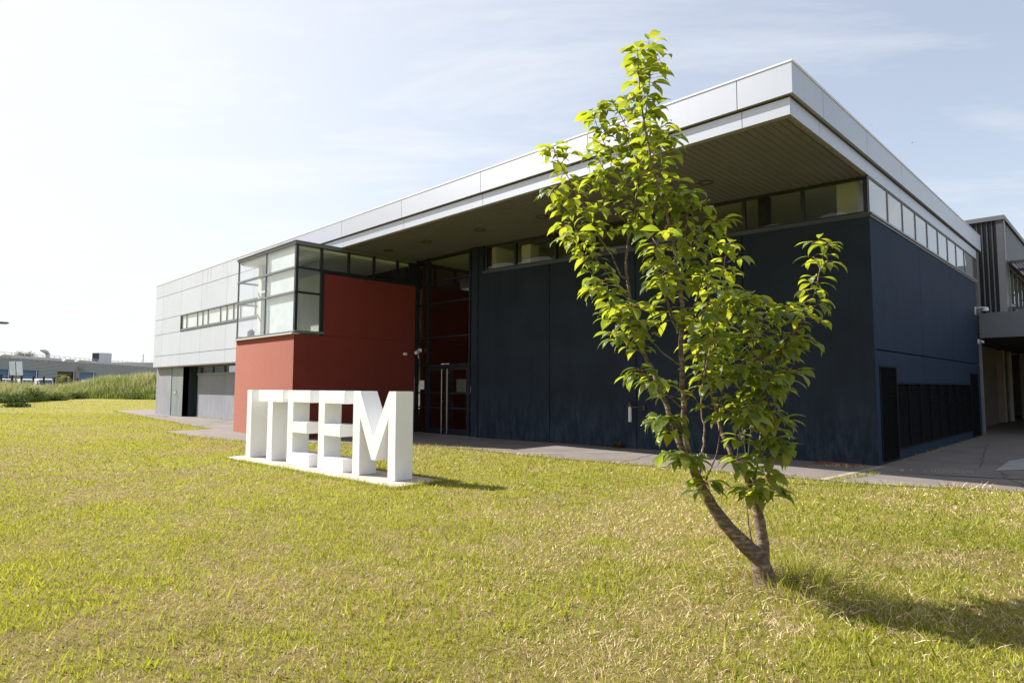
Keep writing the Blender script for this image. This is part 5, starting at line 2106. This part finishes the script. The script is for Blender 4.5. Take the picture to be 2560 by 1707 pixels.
def catmull(pts, rs, step):
    out, ro = [], []
    P = [pts[0] * 2 - pts[1]] + pts + [pts[-1] * 2 - pts[-2]]
    for i in range(1, len(P) - 2):
        L_ = (P[i + 1] - P[i]).length
        n = max(1, int(L_ / step))
        for k in range(n):
            t = k / n
            a, b, c, d = P[i - 1], P[i], P[i + 1], P[i + 2]
            out.append(.5 * ((2 * b) + (c - a) * t + (2 * a - 5 * b + 4 * c - d) * t * t + (3 * b - a - 3 * c + d) * t ** 3))
            ro.append(rs[i - 1] * (1 - t) + rs[i] * t)
    out.append(pts[-1])
    ro.append(rs[-1])
    return out, ro


def bark_material():
    m, nt, b = new_mat('cherry_bark')
    N, L = nt.nodes.new, nt.links.new
    geo = N('ShaderNodeNewGeometry')
    mp = N('ShaderNodeMapping')
    mp.inputs['Scale'].default_value = (16, 16, 42)
    mp.inputs['Rotation'].default_value = (.35, -.45, 0)
    L(geo.outputs['Position'], mp.inputs['Vector'])
    n = N('ShaderNodeTexNoise')
    n.inputs['Scale'].default_value = 1.0
    n.inputs['Detail'].default_value = 6
    L(mp.outputs[0], n.inputs['Vector'])
    r = N('ShaderNodeValToRGB')
    e = r.color_ramp.elements
    e[0].position, e[0].color = .36, (.085, .058, .042, 1)
    e[1].position, e[1].color = .66, (.27, .205, .155, 1)
    k = e.new(.52)
    k.color = (.145, .10, .073, 1)
    L(n.outputs[0], r.inputs[0])
    L(r.outputs[0], b.inputs['Base Color'])
    b.inputs['Roughness'].default_value = .65
    b.inputs['Specular IOR Level'].default_value = .3
    bp = N('ShaderNodeBump')
    bp.inputs['Distance'].default_value = .012
    L(n.outputs[0], bp.inputs['Height'])
    L(bp.outputs[0], b.inputs['Normal'])
    return m


leaves = []          # (petiole base, direction hint, size)
wood = MB()
grg = random.Random(5)


def rosette(p, axis, n, sc=1.0):
    ph = grg.uniform(0, 6.28)
    for k in range(n):
        w = ph + 2.39996 * k
        a = axis.orthogonal().normalized()
        b = axis.cross(a)
        d = (a * math.cos(w) + b * math.sin(w)) * 1.0 + axis * grg.uniform(.1, .7)
        leaves.append((p.copy(), d.normalized(), sc * grg.uniform(.68, 1.2)))


for (pl, r0, r1, leaf) in TREE:
    pts = [tp(*p) for p in pl]
    n = len(pts)
    ln = [0]
    for i in range(1, n): ln.append(ln[-1] + (pts[i] - pts[i - 1]).length)
    rs = [.88 * r0 + .88 * (r1 - r0) * (l / ln[-1]) ** .8 for l in ln]
    P, R = catmull(pts, rs, .045)
    if r0 > .05:                                  # swelling root flare and knots
        R = [r * (1 + .45 * max(0, 1 - (p.z / .20)) ** 2 + .05 * math.sin(p.z * 37 + 2) + .03 * math.sin(p.z * 83)) for r, p in zip(R, P)]
    else:
        for i in range(1, len(P) - 1):
            P[i] = P[i] + Vector((grg.gauss(0, 1), grg.gauss(0, 1), grg.gauss(0, .5))) * min(.004, R[i] * .35)
    wood.tube(P, R, 12 if r0 > .02 else 6)
    if leaf > 1: continue
    tot = ln[-1]
    acc, last, k = 0.0, P[0], 0
    nxt = leaf * tot
    ph = grg.uniform(0, 6.28)
    for i in range(1, len(P)):
        acc += (P[i] - last).length
        last = P[i]
        while acc > nxt:
            ax = (P[i] - P[i - 1]).normalized()
            a = ax.orthogonal().normalized()
            b = ax.cross(a)
            w = ph + 2.39996 * k
            out = (a * math.cos(w) + b * math.sin(w))
            d = (out + ax * .35).normalized()
            k += 1
            big = R[i] > .0085
            if big or grg.random() < .20:           # short spur bearing a whorl
                L_ = grg.uniform(.03, .12)
                q = P[i] + d * L_ + UZ * .015
                wood.tube([P[i], q], [.004, .003], 5)
                rosette(q, (d + UZ * .6).normalized(), grg.randint(4, 6), .95)
                nxt += .050 if big else .040
            else:
                leaves.append((P[i].copy(), d, grg.uniform(.68, 1.18) * (1.12 - .30 * acc / tot)))
                nxt += .0205
    rosette(P[-1], (P[-1] - P[-2]).normalized(), 7, .95)
wood.build('trunk', bark_material(), CT, smooth=True)


def cherry_leaf_mats():
    out = []
    for (nm, c1, c2, trn, tf) in [('leaf_blade', (.036, .080, .012), (.15, .20, .032), (.58, .59, .030), .49)]:
        m, nt, b = new_mat(nm)
        N, L = nt.nodes.new, nt.links.new
        o = nt.nodes['Material Output']
        at = N('ShaderNodeAttribute')
        at.attribute_name = 'tone'
        mx = N('ShaderNodeMix')
        mx.data_type = 'RGBA'
        L(at.outputs['Fac'], mx.inputs[0])
        mx.inputs[6].default_value = (*c1, 1)
        mx.inputs[7].default_value = (*c2, 1)
        vein = N('ShaderNodeAttribute')
        vein.attribute_name = 'vein'
        wv = N('ShaderNodeMath')
        wv.operation = 'SINE'
        ml = N('ShaderNodeMath')
        ml.operation = 'MULTIPLY'
        ml.inputs[1].default_value = 48.0
        L(vein.outputs['Fac'], ml.inputs[0])
        L(ml.outputs[0], wv.inputs[0])
        L(mx.outputs[2], b.inputs['Base Color'])
        b.inputs['Roughness'].default_value = .40
        b.inputs['Specular IOR Level'].default_value = .55
        bp = N('ShaderNodeBump')
        bp.inputs['Distance'].default_value = .0012
        L(wv.outputs[0], bp.inputs['Height'])
        L(bp.outputs[0], b.inputs['Normal'])
        tr = N('ShaderNodeBsdfTranslucent')
        mt = N('ShaderNodeMix')
        mt.data_type = 'RGBA'
        L(at.outputs['Fac'], mt.inputs[0])
        mt.inputs[6].default_value = (trn[0] * .50, trn[1] * .66, trn[2], 1)
        mt.inputs[7].default_value = (*trn, 1)
        L(mt.outputs[2], tr.inputs['Color'])
        sh = N('ShaderNodeMixShader')
        sh.inputs[0].default_value = tf
        L(b.outputs[0], sh.inputs[1])
        L(tr.outputs[0], sh.inputs[2])
        L(sh.outputs[0], o.inputs[0])
        out.append(m)
    out.append(mat('petiole', (.20, .055, .03), .5))
    return out


def build_leaves():
    V, F, MI, TONE, VEIN = [], [], [], [], []
    org = TR0
    NS = 8
    prof = [.06, .48, .82, .98, 1.0, .88, .62, .26, 0]
    for (p, d, sc) in leaves:
        L_ = .155 * sc
        wmax = L_ * grg.uniform(.185, .245)
        # petiole
        pl = grg.uniform(.018, .034)
        hd = Vector((d.x, d.y, 0))
        if hd.length < .15: hd = Vector((grg.gauss(0, 1), grg.gauss(0, 1), 0))
        hd.normalize()
        p1 = p + d * pl * .6 + UZ * .004
        p2 = p1 + (hd * .8 + UZ * (d.z * .3 - .05)).normalized() * pl * .7
        o = len(V)
        pr = .0013
        sd = hd.cross(UZ).normalized()
        for q in (p, p1, p2):
            V += [q - sd * pr, q + sd * pr, q + UZ * pr * 1.6]
            TONE += [.5] * 3
            VEIN += [0] * 3
        for i in range(2):
            for k in range(3):
                F.append((o + 3 * i + k, o + 3 * i + (k + 1) % 3, o + 3 * i + 3 + (k + 1) % 3, o + 3 * i + 3 + k))
                MI.append(1)
        # blade arcs over and hangs
        el = grg.uniform(-.35, .35) + d.z * .25
        curl = grg.uniform(.75, 1.75)
        fold = grg.uniform(.06, .30)
        twist = grg.gauss(0, .28)
        tone = min(1, max(0, grg.gauss(.5, .36)))
        o = len(V)
        q = p2.copy()
        sdt = (Matrix.Rotation(twist, 3, hd) @ sd)
        wob = grg.uniform(0, 6.28)
        for k in range(NS + 1):
            t = k / NS
            ang = el - curl * t ** 1.15
            dr = (hd * math.cos(ang) + UZ * math.sin(ang)).normalized()
            nn = sdt.cross(dr).normalized()
            if nn.z < 0: nn = -nn
            w = wmax * prof[k] * (1 + .03 * (-1) ** k)
            rip = .025 * math.sin(k * 1.9 + wob) * wmax
            V += [q - sdt * w + nn * (w * fold + rip), q.copy(), q + sdt * w + nn * (w * fold - rip)]
            TONE += [tone] * 3
            VEIN += [t * .9 + .55 * w / L_, t * .9, t * .9 + .55 * w / L_]
            q = q + dr * (L_ / NS)
        for k in range(NS):
            for s in (0, 1):
                F.append((o + 3 * k + s, o + 3 * k + s + 1, o + 3 * k + 3 + s + 1, o + 3 * k + 3 + s))
                MI.append(0)
    me = bpy.data.meshes.new('crown')
    me.from_pydata([tuple(v - org) for v in V], [], F)
    for m in cherry_leaf_mats(): me.materials.append(m)
    me.polygons.foreach_set('material_index', MI)
    me.polygons.foreach_set('use_smooth', [True] * len(MI))
    me.attributes.new('tone', 'FLOAT', 'POINT').data.foreach_set('value', TONE)
    me.attributes.new('vein', 'FLOAT', 'POINT').data.foreach_set('value', VEIN)
    me.update()
    o = bpy.data.objects.new('crown', me)
    o.parent = CT
    C.objects.link(o)
    print('leaves', len(leaves))


build_leaves()
